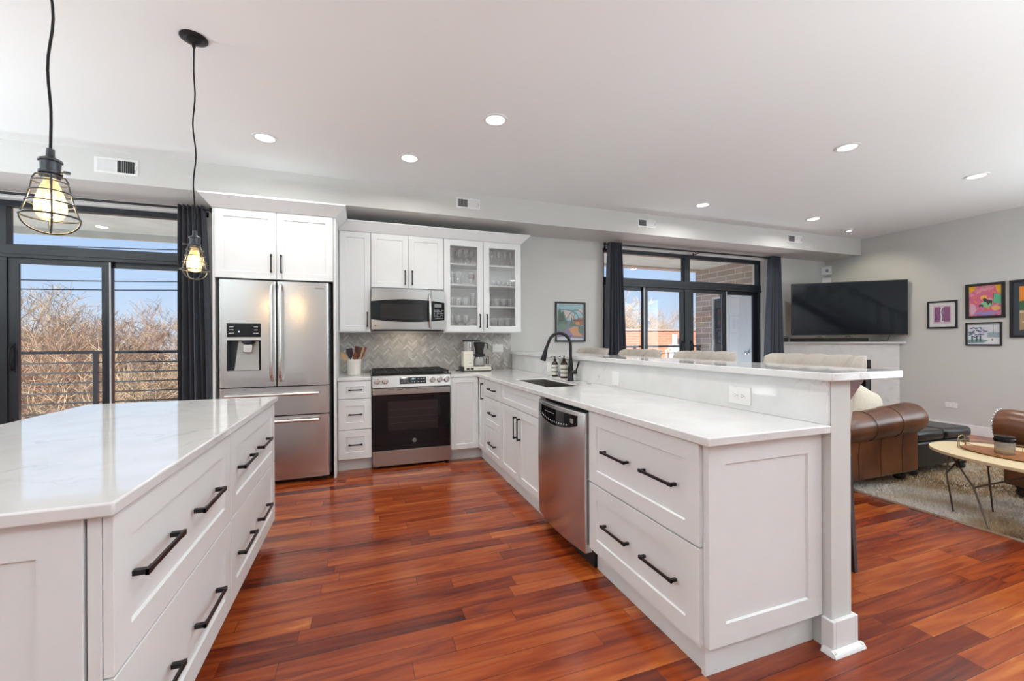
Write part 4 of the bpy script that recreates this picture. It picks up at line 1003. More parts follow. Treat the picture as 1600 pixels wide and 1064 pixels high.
mb = MB(); mb.tube([(1.240, yc, z + .318), (1.272, yc - .005, z + .312), (1.277, yc - .005, z + .255)], .006, 8); build(mb, 'basket_handle', M['blackpl'], fb)
mb = MB(); mb.box(1.10, 1.24, yc - .03, yc + .03, z + .172, z + .195); build(mb, 'basket_arm', M['blackpl'], t, bevel=.004)
mb = MB(); mb.lathe([(.050, 0), (.066, .010), (.068, .045), (.060, .085), (.046, .105)], 24, (1.180, yc, z + .056), cap=False); mb.lathe([(.048, .002), (.064, .011), (.066, .045), (.058, .085), (.045, .105)], 24, (1.180, yc, z + .056), cap=False)
cf = build(mb, 'carafe', M['ware'], t, smooth=60)
mb = MB(); mb.lathe([(.050, 0), (.052, .012), (.030, .014)], 24, (1.180, yc, z + .160)); build(mb, 'carafe_lid', M['blackpl'], cf)
mb = MB(); mb.tube([(1.215, yc, z + .166), (1.285, yc, z + .166), (1.288, yc, z + .160), (1.288, yc, z + .078), (1.262, yc, z + .078), (1.262, yc, z + .150)], .0055, 8); build(mb, 'carafe_handle', M['blackpl'], cf)
mb = MB(); mb.lathe([(.060, 0), (.060, .004)], 24, (1.180, yc, z + .052)); build(mb, 'warming_plate', M['blackpl'], t)
mb = MB(); mb.tube([(.962, yc + .03, z + .012), (.93, yc + .03, z + .004), (.915, yc + .06, z + .0035), (.94, yc + .15, z + .0035), (1.05, yc + .20, z + .004)], .0032, 6); build(mb, 'power_cord', M['blackpl'], t)

# --- glassware behind the glass doors
def glass_proto(kind):
    o = {}
    mb = MB(); n = 14
    if kind == 'wine_glass': pr = [(.030, 0), (.030, .002), (.006, .006), (.004, .075), (.014, .085), (.032, .110), (.034, .140), (.028, .175)]
    elif kind == 'champagne_flute': pr = [(.027, 0), (.027, .002), (.005, .006), (.004, .065), (.012, .075), (.022, .110), (.024, .150), (.020, .190)]
    elif kind == 'pint_glass': pr = [(.029, 0), (.030, .003), (.040, .140), (.0405, .146)]
    elif kind == 'tumbler': pr = [(.033, 0), (.034, .003), (.038, .090), (.038, .094)]
    elif kind == 'shot_glass': pr = [(.019, 0), (.020, .003), (.025, .060)]
    elif kind == 'highball_glass': pr = [(.030, 0), (.031, .003), (.033, .150), (.033, .155)]
    mb.lathe(pr, n, (0, 0, 0)); 
    mb.f = mb.f[:-1]; mb.mi = mb.mi[:-1]
    inner = [(max(.001, r - .0022), h + .003) for r, h in pr[-4:]]
    mb.lathe(inner, n, (0, 0, 0), cap=False)
    g = build(mb, kind, M['ware'], None, smooth=60, label='x', cat='glass')
    g.location = (0, 0, 0); return g
def row(kind, zs, xs, ys, label, group, first={}):
    k = 0
    if kind not in first:
        first[kind] = glass_proto(kind); fresh = True
        # mesh origin is the base centre already
    else: fresh = False
    src = first[kind]
    for x in xs:
        for y in ys:
            if fresh: o = src; fresh = False
            else: o = src.copy(); COL.objects.link(o)
            o.location = (x, y, zs); o['label'] = label; o['category'] = 'glass'; o['group'] = group
Z0, Z1, Z2, Z3 = 1.3625, SHZ[0] + .0093, SHZ[1] + .0093, SHZ[2] + .0093
row('wine_glass', Z3, (.965, 1.035, 1.105), (.46, .56), 'clear stemmed wine glass on the top shelf, left glass door', 'wine glasses on the top shelf left')
row('champagne_flute', Z3, (1.34, 1.43, 1.51, 1.58), (.46,), 'clear stemmed flute on the top shelf, right glass door', 'flutes on the top shelf right')
row('pint_glass', Z2, (.86, .95), (.47, .57), 'clear pint glass on the second shelf, left glass door', 'pint glasses on the second shelf left')
row('shot_glass', Z2, (1.36, 1.42, 1.48, 1.54, 1.60), (.45,), 'small clear shot glass on the second shelf, right glass door', 'shot glasses on the second shelf right')
row('tumbler', Z1, (.86, .945, 1.03), (.46, .57), 'clear tumbler on the third shelf, left glass door', 'tumblers on the third shelf left')
row('highball_glass', Z1, (1.115,), (.46,), 'tall clear highball glass on the third shelf, left glass door', 'highballs on the third shelf left')
row('highball_glass', Z1, (1.30,), (.46,), 'tall clear highball glass on the third shelf, right glass door', 'highballs on the third shelf right')
row('tumbler', Z1, (1.40, 1.485, 1.57), (.46, .57), 'clear tumbler on the third shelf, right glass door', 'tumblers on the third shelf right')
row('wine_glass', Z0, (.86, .945, 1.03), (.46, .57), 'clear stemmed wine glass on the bottom shelf, left glass door', 'wine glasses on the bottom shelf left')
row('pint_glass', Z0, (1.28, 1.365, 1.45, 1.535, 1.61), (.45, .55), 'clear pint glass on the bottom shelf, right glass door', 'pint glasses on the bottom shelf right')
# one decorated beer glass, a vase and a stack of white cups
t = thing('beer_glass', 'clear beer glass with round dark red badge on the second shelf', 'glass', (1.095, .45, Z2))
mb = MB(); mb.lathe([(.030, 0), (.010, .006), (.008, .03), (.030, .055), (.040, .09), (.036, .15)], 18, (1.095, .45, Z2)); mb.f = mb.f[:-1]; mb.mi = mb.mi[:-1]; build(mb, 'bowl', M['ware'], t, smooth=60)
mb = MB(); patch(mb, lambda a, b: (1.095 + .0415 * sin((a - .5) * 1.6), .45 - .0415 * cos((a - .5) * 1.6), Z2 + .065 + .055 * b), 6, 3); build(mb, 'badge', mat('dark_red_badge', (.22, .05, .06), .5, noise=.5, nscale=60), t)
mb = MB(); mb.lathe([(.030, 0), (.038, .03), (.042, .07), (.020, .13), (.024, .17)], 18, (.865, .47, Z3)); build(mb, 'glass_vase', M['ware'], None, smooth=60, label='darker patterned glass vase at the left of the top shelf', cat='vase')
for k in range(4):
    mb = MB(); mb.lathe([(.026, 0), (.040, .012), (.043, .032), (.040, .032), (.037, .014), (0, .006)], 20, (1.105, .455, Z0 + k * .0335)); build(mb, 'white_cup', M['white'], None, smooth=60, label='white cup in the stack on the bottom shelf, left glass door', cat='cup', group='stacked white cups behind the left glass door')

# ================================================================== CEILING AND BULKHEAD FITTINGS
def vent(x0, x1, z0, z1, label, dark=1):
    t = thing('air_vent', label, 'vent', ((x0 + x1) / 2, .125, z0), group='supply vents on the bulkhead')
    f = Face(0, .125, 0, -1); mb = MB(); b = .022
    mb.add([f.p(*q) for q in [(x0, 0, z0), (x1, 0, z0), (x1, 0, z1), (x0, 0, z1), (x0 + .004, .007, z0 + .004), (x1 - .004, .007, z0 + .004), (x1 - .004, .007, z1 - .004), (x0 + .004, .007, z1 - .004), (x0 + b, .007, z0 + b * .8), (x1 - b, .007, z0 + b * .8), (x1 - b, .007, z1 - b * .8), (x0 + b, .007, z1 - b * .8)]],
           [(i, (i + 1) % 4, 4 + (i + 1) % 4, 4 + i) for i in range(4)] + [(4 + i, 4 + (i + 1) % 4, 8 + (i + 1) % 4, 8 + i) for i in range(4)])
    build(mb, 'cover_frame', M['trimw'], t)
    build(MB().box(x0 + b, x1 - b, .1225, .1245, z0 + b * .8, z1 - b * .8), 'duct_opening', M['blackpl'], t)
    mb = MB(); xm = (x0 + x1) / 2; mb.box(xm - .005, xm + .005, .117, .1225, z0 + b * .8, z1 - b * .8)
    for (a, c, sg) in ((x0 + b, xm - .005, 1), (xm + .005, x1 - b, -1)):
        n = max(5, int((c - a) / .011))
        for i in range(n):
            x = a + (c - a) * (i + .5) / n; zz0, zz1 = z0 + b * .8, z1 - b * .8; w_ = .0060 if sg != dark else .0012
            mb.hexa([(x - w_ * sg - .0006, .1175, zz0), (x - w_ * sg + .0006, .1175, zz0), (x + w_ * sg + .0006, .1222, zz0), (x + w_ * sg - .0006, .1222, zz0), (x - w_ * sg - .0006, .1175, zz1), (x - w_ * sg + .0006, .1175, zz1), (x + w_ * sg + .0006, .1222, zz1), (x + w_ * sg - .0006, .1222, zz1)])
    build(mb, 'louvers', M['trimw'], t)
    mb = MB(); mb.box(x1 - .020, x1 - .016, .108, .119, (z0 + z1) / 2 - .02, (z0 + z1) / 2 + .012); build(mb, 'damper_lever', M['trimw'], t)
vent(-2.14, -1.845, 2.630, 2.765, 'white louvered vent on the bulkhead above the left window, leftmost vent', -1)
vent(.850, 1.115, 2.650, 2.764, 'white louvered vent on the bulkhead above the wall cabinets')
vent(3.13, 3.405, 2.648, 2.756, 'white louvered vent on the bulkhead above the right glass door')
vent(5.71, 6.01, 2.648, 2.766, 'white louvered vent on the bulkhead near the television, rightmost vent')

def downlight(x, y, label, power=8, r=.068):
    t = thing('recessed_light', label, 'ceiling light', (x, y, CE), group='recessed ceiling lights')
    mb = MB(); mb.lathe([(r + .020, 0), (r + .018, -.005), (r, -.006), (r - .004, -.001), (r - .004, 0)], 32, (x, y, CE - .0005), cap=False); build(mb, 'trim_ring', M['trimw'], t, smooth=50)
    mb = MB(); mb.lathe([(r - .004, -.0025), (0, -.0026)], 32, (x, y, CE - .0005)); build(mb, 'lens', M['glow'], t)
    l = lamp('AREA', 'lamp_light', (x, y, CE - .012), power, (1.0, .975, .93), None, shape='DISK', size=.13)
    l.data.spread = R(165)
DL = [(-.786, -.554, 'round recessed light above the refrigerator corner of the ceiling'), (.304, -.549, 'round recessed light in the ceiling in front of the microwave'), (.815, -1.388, 'large looking round recessed light near the middle of the ceiling'),
      (3.669, -1.93, 'round recessed light above the dining side, second from the right edge'), (5.524, -1.935, 'round recessed light nearest the right edge of the photo'), (3.659, -.39, 'small round recessed light above the right glass door curtain'), (5.473, -.413, 'small round recessed light above the television side of the glass door')]
for d_ in DL: downlight(*d_)
for x, y in ((.815, -2.95), (3.67, -3.5), (5.52, -3.5), (-3.4, -1.4), (-3.4, -3.4), (.8, -5.2), (3.6, -5.3), (-2.0, -5.2), (5.5, -5.3)):
    downlight(x, y, 'round recessed light in the ceiling behind or beside the view', 10)
# unseen uplighters added beside and behind the camera to brighten the ceiling
def fill_uplighter(x, y, label, power, h=1.25):
    t = thing('floor_lamp', label, 'floor lamp', (x, y, 0), group='uplighter floor lamps')
    mb = MB(); mb.lathe([(.15, 0), (.15, .015), (.03, .03), (.012, .035)], 28, (x, y, 0)); build(mb, 'base', M['black'], t)
    mb = MB(); mb.cyl((x, y, .03), (x, y, h - .10), .011, 12); build(mb, 'pole', M['black'], t)
    mb = MB(); mb.lathe([(.03, -.11), (.14, -.06), (.21, .0), (.205, .0), (.135, -.054), (.028, -.10)], 28, (x, y, h)); build(mb, 'lamp_shade', M['white'], t, smooth=60)
    lamp('AREA', 'uplight', (x, y, h - .02), power, (.82, .95, 1.0), (0, 0, 1), shape='DISK', size=.36)
for i, (x, y, p_) in enumerate(((-3.75, -1.7, 90), (-3.4, -5.4, 110), (2.7, -5.4, 125), (6.1, -4.3, 75))):
    fill_uplighter(x, y, ['black uplighter floor lamp left of the island', 'black uplighter floor lamp in the rear left corner', 'black uplighter floor lamp behind the peninsula end', 'black uplighter floor lamp beside the right wall'][i], p_)
# eyeball spot by the TV
x, y = 6.47, -.222
t = thing('spot_light', 'small adjustable ceiling spotlight shining towards the television wall', 'ceiling light', (x, y, CE))
mb = MB(); mb.lathe([(.085, 0), (.082, -.006), (.060, -.007), (.056, 0)], 28, (x, y, CE - .0005), cap=False); build(mb, 'trim_ring', M['trimw'], t)
mb = MB(); mb.lathe([(.055, 0), (.050, -.018), (.038, -.030), (.0, -.031)], 24, (x, y, CE - .0008)); build(mb, 'eyeball', M['trimw'], t, smooth=60)
mb = MB(); mb.lathe([(.030, -.0315), (0, -.0317)], 20, (x, y, CE - .0008)); build(mb, 'lens', M['glow'], t)
l = lamp('SPOT', 'spot_lamp', (x, y, CE - .05), 16, (1.0, .88, .66), (.62, .1, -1.0), spot_size=R(95), spot_blend=.6, shadow_soft_size=.03)

# ================================================================== PENDANTS
def pendant(x, y, label, rz, zb=1.566, ze=CE):
    t = thing('pendant_light', label, 'pendant light', (x, y, zb), group='caged pendants above the island')
    z = zb
    mb = MB(); mb.lathe([(.062, 0), (.062, -.006), (.050, -.014), (.034, -.016), (.033, -.022), (.020, -.030), (.009, -.034), (.007, -.052)], 32, (x, y, CE - .0005)); build(mb, 'canopy', M['black'], t, smooth=40)
    pts = []
    for k in range(25):
        s_ = k / 24; pts.append((x + .006 * sin(s_ * 19) * sin(pi * s_), y + .004 * cos(s_ * 14) * sin(pi * s_), z + .245 + (CE - .05 - z - .245) * s_))
    mb = MB(); mb.tube(pts, .0036, 8); build(mb, 'cord', M['cord'], t, smooth=80)
    mb = MB(); mb.lathe([(.006, .252), (.0095, .250), (.0105, .228), (.012, .226), (.026, .218), (.027, .212), (.023, .210), (.022, .185), (.026, .183), (.026, .176), (.022, .174), (.021, .160)], 24, (x, y, z)); sk = build(mb, 'socket', M['cage'], t, smooth=40)
    ca, sa = cos(rz), sin(rz)
    mb = MB(); mb.cyl((x + .02 * ca, y + .02 * sa, z + .178), (x + .040 * ca, y + .040 * sa, z + .180), .003, 8); mb.lathe([(.0, -.003), (.008, -.003), (.008, .003), (.0, .003)], 12, (x + .045 * ca, y + .045 * sa, z + .180)); build(mb, 'switch_key', M['cage'], sk)
    # cage
    prof = [(.022, .172), (.030, .170), (.036, .158), (.040, .130), (.048, .095), (.056, .064), (.062, .048)]
    mb = MB()
    for k in range(4):
        a = rz + pi / 4 + k * pi / 2; mb.tube([(x + r * cos(a), y + r * sin(a), z + h) for r, h in prof], .0026, 6)
    for (r, h) in ((.0375, .150), (.0435, .120), (.0515, .088)): mb.ring((x, y, z + h), r, .0022, 32, 6)
    mb.ring((x, y, z + .048), .063, .0030, 36, 6); mb.ring((x, y, z + .170), .024, .0022, 24, 6)
    for k in range(2):
        a = rz + pi / 4 + k * pi / 2; pts = [(x + .062 * cos(a) * c_, y + .062 * sin(a) * c_, z + .048 - .047 * math.sqrt(max(0, 1 - c_ * c_)) - (.0 if k else .003)) for c_ in [cos(pi * i / 16) for i in range(17)]]
        mb.tube(pts, .0026, 6)
    build(mb, 'wire_cage', M['cage'], t, smooth=80)
    # bulb
    mb = MB(); mb.lathe([(.013, .168), (.015, .155), (.024, .130), (.033, .098), (.0355, .078), (.034, .062), (.026, .046), (.012, .038), (.0, .0365)], 28, (x, y, z)); bl = build(mb, 'bulb', M['bulbg'], t, smooth=80)
    mb = MB(); mb.cyl((x, y, z + .085), (x, y, z + .155), .003, 8)
    pts = []
    for k in range(33):
        a = 2 * pi * k / 32 * 4; pts.append((x + .010 * cos(a * .5) , y + .010 * sin(a * .5), z + .095 + .026 * sin(a * 1.25)))
    build(mb, 'bulb_stem', M['glass'], bl)
    mb = MB(); mb.tube(pts, .0016, 6); build(mb, 'filament', M['filament'], bl, smooth=80)
    lamp('POINT', 'bulb_light', (x, y, z + .09), 3.5, (1.0, .72, .38), None, shadow_soft_size=.02)
pendant(-.955, -2.60, 'caged pendant light nearest the camera, hanging at the left edge', R(-15))
pendant(-.900, -1.640, 'farther caged pendant light hanging in front of the left curtain', R(185))

# ================================================================== CURTAINS AND RODS
def rod(x0, x1, label):
    t = thing('curtain_rod', label, 'curtain rod', ((x0 + x1) / 2, .55, 2.5))
    mb = MB(); mb.cyl((x0, .55, 2.515), (x1, .55, 2.515), .011, 12); build(mb, 'rod', M['black'], t, smooth=60)
    for sx, x in ((-1, x0), (1, x1)):
        mb = MB(); mb.lathe([(.011, 0), (.020, sx * .004), (.022, sx * .018), (.016, sx * .030), (0, sx * .032)], 14, (x, .55, 2.515), 'x'); build(mb, 'finial', M['black'], t)
    for x in (x0 + .05, (x0 + x1) / 2, x1 - .05):
        mb = MB(); mb.tube([(x, .55, 2.50), (x, .60, 2.495), (x, YW - .001, 2.495)], .006, 8); mb.box(x - .012, x + .012, YW - .004, YW - .0005, 2.47, 2.52); build(mb, 'bracket', M['black'], t)
rod(-4.70, -1.47, 'long black curtain rod above the left window')
rod(2.95, 6.06, 'long black curtain rod above the right glass door')
def curtain(x0, x1, xb0, xb1, label, nf=6, m='navy', z0=.03):
    t = thing('curtain', label, 'curtain', ((x0 + x1) / 2, .55, z0), group=None)
    def f(a, b):
        z = 2.545 - (2.545 - z0) * b; w0 = x0 + (xb0 - x0) * min(1, b * 1.3) ** .8; w1 = x1 + (xb1 - x1) * min(1, b * 1.3) ** .8
        amp = .034 + .014 * b
        ph = a * nf * 2 * pi
        return (w0 + (w1 - w0) * a + .012 * sin(ph * .5 + 1) * b, .55 + amp * cos(ph) + .010 * sin(ph * 1.7 + 3 * b) * b, z)
    mb = MB(); patch(mb, f, nf * 14, 14, None)
    o = build(mb, 'cloth', M[m], t, smooth=80)
    s_ = o.modifiers.new('thick', 'SOLIDIFY'); s_.thickness = .003
    mb = MB()
    for i in range(nf):
        xx = x0 + (x1 - x0) * (i + .5) / nf; mb.ring((xx, .55, 2.515), .021, .0035, 18, 6, 'x')
    build(mb, 'grommets', M['black'], t)
curtain(-1.73, -1.51, -1.745, -1.45, 'dark slate curtain bunched at the right side of the left window')
curtain(2.99, 3.19, 2.925, 3.27, 'dark slate curtain on the left side of the right glass door')
curtain(5.90, 6.11, 5.80, 6.18, 'dark slate curtain on the right side of the right glass door')

# ================================================================== PICTURES
def colmat(c, cache={}):
    k = tuple(round(q, 3) for q in c)
    if k not in cache: cache[k] = mat('print_colour', c, .45, noise=.08, nscale=40)
    return cache[k]
def picture(name, label, face, u0, u1, z0, z1, fw, layers, mat_border=0, matc=None, depth=.022, framem=None, glossy=False):
    c = face.p((u0 + u1) / 2, 0, z0); t = thing(name, label, 'picture', c)
    fm = framem or M['blackpl']
    mb = MB()
    def rg(q, d): return [face.p(u0 + q, d, z0 + q), face.p(u1 - q, d, z0 + q), face.p(u1 - q, d, z1 - q), face.p(u0 + q, d, z1 - q)]
    vs = rg(0, .001) + rg(0, depth) + rg(fw, depth) + rg(fw, .001)
    fs = [(k * 4 + i, k * 4 + (i + 1) % 4, ((k + 1) % 4) * 4 + (i + 1) % 4, ((k + 1) % 4) * 4 + i) for k in range(4) for i in range(4)]
    build(mb.add(vs, fs), 'frame', fm, t, bevel=.001)
    a0, a1, b0, b1 = u0 + fw, u1 - fw, z0 + fw, z1 - fw
    if mat_border:
        mb = MB(); face.box(mb, a0, a1, .004, .010, b0, b1); build(mb, 'mat_board', matc, t)
        a0 += mat_border; a1 -= mat_border; b0 += mat_border; b1 -= mat_border
    base_d = .0105 if mat_border else .006
    mb = MB(); mats = []
    for (kind, m_, pts) in layers:
        if m_ not in mats: mats.append(m_)
        mb.cur = mats.index(m_); d = base_d + .00015 * len(mb.f) ** .5
        mp = lambda p: face.p(a0 + (a1 - a0) * min(1, max(0, p[0])), d, b0 + (b1 - b0) * min(1, max(0, p[1])))
        if kind == 'poly': mb.add([mp(p) for p in pts], [tuple(range(len(pts)))])
        elif kind == 'line':
            w_, P_ = pts
            for i in range(len(P_) - 1):
                (xa, ya), (xb, yb) = P_[i], P_[i + 1]; L_ = math.hypot(xb - xa, yb - ya) or 1; nx_, ny_ = -(yb - ya) / L_ * w_, (xb - xa) / L_ * w_
                mb.add([mp((xa + nx_, ya + ny_)), mp((xa - nx_, ya - ny_)), mp((xb - nx_, yb - ny_)), mp((xb + nx_, yb + ny_))], [(0, 1, 2, 3)])
    build(mb, 'print', mats, t)
    return t
def rect(a, b, c, d): return [(a, b), (c, b), (c, d), (a, d)]
def blob(cx_, cy_, rx, ry, n=10, j=.25, sd=1):
    r_ = random.Random(sd); return [(cx_ + rx * cos(2 * pi * k / n) * (1 + j * (r_.random() - .5)), cy_ + ry * sin(2 * pi * k / n) * (1 + j * (r_.random() - .5))) for k in range(n)]
FWb = Face(0, YW, 0, -1); FWr = Face(XR, 0, -1, 0)
sky, pk, gd, dg, gr = colmat((.30, .50, .55)), colmat((.62, .50, .48)), colmat((.08, .12, .09)), colmat((.12, .20, .16)), colmat((.22, .23, .30))
org, brn, wht = colmat((.62, .30, .08)), colmat((.20, .10, .07)), colmat((.60, .62, .66))
ly = [('poly', wht, rect(0, 0, 1, 1)), ('poly', sky, rect(.03, .45, .97, .93)), ('poly', colmat((.45, .62, .66)), rect(.03, .93, .97, .985)), ('poly', pk, blob(.35, .72, .22, .10, 12, .5, 3)), ('poly', pk, blob(.55, .64, .12, .08, 12, .5, 4)), ('poly', pk, blob(.86, .80, .10, .06, 10, .5, 6)),
      ('poly', gr, [(.03, .10), (.97, .05), (.97, .40), (.55, .52), (.03, .58)]), ('poly', dg, [(.03, .45), (.05, .78), (.12, .88), (.18, .76), (.26, .80), (.33, .60), (.40, .50), (.38, .40), (.03, .38)]), ('poly', gd, [(.08, .5), (.11, .84), (.17, .7), (.22, .78), (.3, .52)]), ('poly', dg, [(.5, .48), (.55, .65), (.60, .50), (.62, .38), (.46, .38)]),
      ('poly', colmat((.16, .26, .20)), blob(.22, .36, .18, .09, 12, .4, 5)), ('poly', colmat((.26, .22, .32)), [(.03, .08), (.5, .12), (.97, .05), (.97, .25), (.4, .30), (.03, .22)]), ('poly', colmat((.55, .30, .17)), [(.45, .30), (.62, .38), (.82, .36), (.80, .22), (.97, .10), (.60, .12)]),
      ('poly', brn, rect(.60, .52, .97, .57)), ('poly', colmat((.36, .19, .14)), rect(.76, .57, .97, .62)), ('poly', colmat((.30, .15, .10)), rect(.62, .42, .97, .52)), ('poly', org, rect(.70, .43, .84, .50)), ('poly', dg, blob(.88, .30, .10, .12, 12, .4, 8)), ('poly', dg, blob(.66, .42, .06, .04, 10, .4, 9)),
      ('line', colmat((.10, .13, .14)), (.010, [(.36, .58), (.46, .70), (.58, .80), (.68, .83), (.80, .82), (.92, .74), (.97, .68)])), ('line', colmat((.10, .13, .14)), (.010, [(.15, .83), (.35, .835), (.58, .80), (.70, .74), (.78, .66), (.84, .58)])), ('line', colmat((.14, .17, .18)), (.008, [(.50, .74), (.60, .66), (.70, .54)])), ('line', colmat((.14, .17, .18)), (.006, [(.62, .80), (.66, .70), (.62, .60)])),
      ('poly', colmat((.10, .14, .16)), rect(.08, .945, .90, .958)), ('poly', colmat((.15, .12, .25)), blob(.5, .10, .04, .035, 12, 0, 1))]
picture('framed_poster', 'black-framed garden pavilion poster on the back wall beside the faucet', FWb, 2.256, 2.694, 1.226, 1.744, .020, ly)
# right wall: u = -y
pur, prd = colmat((.30, .12, .26)), colmat((.10, .04, .12))
ly = [('poly', colmat((.62, .50, .58)), rect(0, 0, 1, 1)), ('poly', pur, rect(.06, .1, .40, .92)), ('poly', pur, rect(.60, .1, .94, .92)), ('poly', colmat((.72, .70, .74)), rect(.40, .1, .60, .92))]  # pale centre strip is a white reflection painted into the print
for k in range(9):
    r_ = random.Random(k + 30); x_ = .12 + .72 * r_.random(); ly.append(('line', prd, (.012, [(x_, .15), (x_ + .06 * r_.random(), .4), (x_ - .04, .6), (x_ + .08 * r_.random(), .88)])))
picture('framed_picture', 'small black-framed picture of purple panels with white mat, nearest the television', FWr, .700, 1.010, 1.385, 1.757, .020, ly, .042, colmat((.74, .74, .74)))
pp = colmat((.66, .17, .22)); ly = [('poly', abstract_mat('pink_orange_wash', [(.70, .42, .05), (.72, .13, .20), (.60, .14, .30), (.76, .32, .30), (.45, .25, .45)], 9, .4, 1.0), rect(0, 0, 1, 1)),
      ('poly', colmat((.80, .43, .02)), [(0, .78), (0, 1), (.22, 1), (.18, .86)]), ('poly', colmat((.82, .45, .03)), [(.80, 1), (1, 1), (1, .70), (.86, .76)]), ('poly', colmat((.13, .50, .27)), [(.74, .42), (.76, .72), (1, .66), (1, .36)]), ('poly', colmat((.84, .50, .10)), blob(.46, .60, .10, .08, 14, 0, 2)), ('poly', colmat((.25, .60, .32)), blob(.55, .38, .20, .12, 14, .5, 7)),
      ('poly', colmat((.05, .05, .05)), [(.42, .56), (.50, .58), (.60, .52), (.72, .50), (.70, .32), (.66, .42), (.60, .34), (.54, .44), (.48, .46)]), ('poly', colmat((.05, .05, .05)), [(.30, .36), (.36, .38), (.45, .36), (.44, .28), (.38, .32), (.33, .29)]), ('poly', colmat((.78, .45, .18)), blob(.83, .24, .15, .08, 12, .4, 12)), ('poly', colmat((.34, .25, .55)), blob(.55, .08, .40, .07, 14, .5, 14)), ('poly', colmat((.70, .42, .55)), blob(.12, .22, .10, .18, 14, .4, 15)), ('poly', colmat((.6, .2, .15)), blob(.50, .17, .06, .06, 10, .2, 2)),
      ('poly', colmat((.25, .03, .05)), rect(.08, .925, .30, .935)), ('poly', colmat((.25, .03, .05)), rect(.38, .93, .74, .938)), ('poly', colmat((.25, .03, .05)), rect(.16, .89, .27, .90)), ('line', colmat((.04, .04, .04)), (.006, [(.74, .40), (.76, .74), (.86, .70)]))]
picture('framed_painting', 'black-framed pink, orange and green abstract painting, upper of the two stacked', FWr, 1.090, 1.447, 1.502, 1.944, .030, ly)
ly = [('poly', colmat((.68, .71, .76)), rect(0, 0, 1, 1)), ('poly', colmat((.34, .42, .47)), rect(.62, .33, 1, .56)), ('poly', colmat((.52, .58, .62)), [(.62, .56), (.8, .62), (1, .56)]), ('poly', colmat((.78, .80, .82)), rect(.5, .02, 1, .30)), ('poly', colmat((.20, .30, .32)), [(0, .05), (.5, .08), (.66, .18), (.4, .26), (0, .22)])]
for k in range(46):
    r_ = random.Random(k + 90); a_ = r_.random() * 2 * pi; q_ = r_.random() ** .5; ly.append(('poly', [colmat((.12, .12, .22)), colmat((.24, .18, .38)), colmat((.62, .62, .74)), colmat((.10, .20, .26))][k % 4], blob(.30 + .30 * q_ * cos(a_), .58 + .27 * q_ * sin(a_), .055, .035, 6, .6, k)))
for a_ in (.12, .26, .38): ly.append(('poly', colmat((.06, .10, .12)), rect(a_, .12, a_ + .05, .42)))
ly.append(('line', colmat((.2, .22, .28)), (.005, [(.80, .5), (.80, .92)]))); ly.append(('poly', colmat((.30, .18, .14)), blob(.76, .22, .03, .05, 7, .4, 3)))
picture('framed_print', 'black-framed blue and purple tree print on white, lower of the two stacked', FWr, 1.090, 1.418, 1.155, 1.450, .016, ly)
ly = [('poly', colmat((.80, .26, .03)), rect(0, 0, 1, 1)), ('poly', colmat((.88, .62, .06)), [(.0, .55), (.3, .78), (.8, .70), (1, .6), (1, .4), (0, .4)]), ('poly', colmat((.40, .27, .14)), [(0, 0), (1, 0), (1, .42), (0, .55)]), ('poly', colmat((.05, .14, .05)), [(0, .66), (.22, .72), (.5, .52), (.4, .40), (0, .46)])]
for k in range(22):
    r_ = random.Random(k + 300); ly.append(('poly', [colmat((.62, .48, .36)), colmat((.08, .08, .10)), colmat((.35, .22, .10)), colmat((.55, .12, .08))][k % 4], blob(r_.random(), r_.random() * .45, .09, .03, 7, .6, k)))
picture('large_framed_picture', 'large dark-framed orange landscape picture cut by the right edge', FWr, 1.485, 2.15, 1.255, 1.945, .028, ly, .052, mat('dark_slate_mat', (.045, .058, .070), .7, noise=.05))

# ================================================================== TELEVISION CORNER
t = thing('fireplace', 'corner fireplace clad in white veined stone under the television', 'fireplace', (6.95, .25, 0))
s2 = math.sqrt(.5); SUM = 6.924
def dpt(sm, q, z): # sm = x+y on the diagonal plane, q = along the diagonal from its middle (towards +x -y)
    cxx, cyy = (sm + (XR - YW)) / 2, (sm - (XR - YW)) / 2
    return (cxx + s2 * q, cyy - s2 * q, z)
h_ = (XR + YW - SUM) / math.sqrt(2); fb0, fb1, fz0, fz1 = -.55, .395, .12, .935
FDg = Face(dpt(SUM, 0, 0)[0], dpt(SUM, 0, 0)[1], -s2, -s2)
mb = MB(); hh = h_ - .002
FDg.box(mb, -hh + .03, fb0, -.03, 0, .0, 1.172); FDg.box(mb, fb1, hh - .03, -.03, 0, .0, 1.172); FDg.box(mb, fb0, fb1, -.03, 0, fz1, 1.172); FDg.box(mb, fb0, fb1, -.03, 0, .0, fz0)
build(mb, 'stone_cladding', M['quartz'], t)
mb = MB(); mb.prism([(dpt(SUM - .05, -hh - .035, 0)[0], min(YW - .002, dpt(SUM - .05, -hh - .035, 0)[1])), (XR - .002, dpt(SUM - .05, hh + .03, 0)[1]), (XR - .002, YW - .002)], .032, 'z', 1.173); build(mb, 'mantel_shelf', M['quartz'], t, bevel=.002)
mb = MB(); FDg.box(mb, fb0, fb1, -.32, -.30, fz0, fz1); FDg.box(mb, fb0 + .001, fb0 + .02, -.30, -.002, fz0, fz1); FDg.box(mb, fb1 - .02, fb1 - .001, -.30, -.002, fz0, fz1); FDg.box(mb, fb0 + .02, fb1 - .02, -.30, -.002, fz0, fz0 + .02); FDg.box(mb, fb0 + .02, fb1 - .02, -.30, -.002, fz1 - .12, fz1)
build(mb, 'firebox', M['firebox'], t)
mb = MB(); w_ = .045
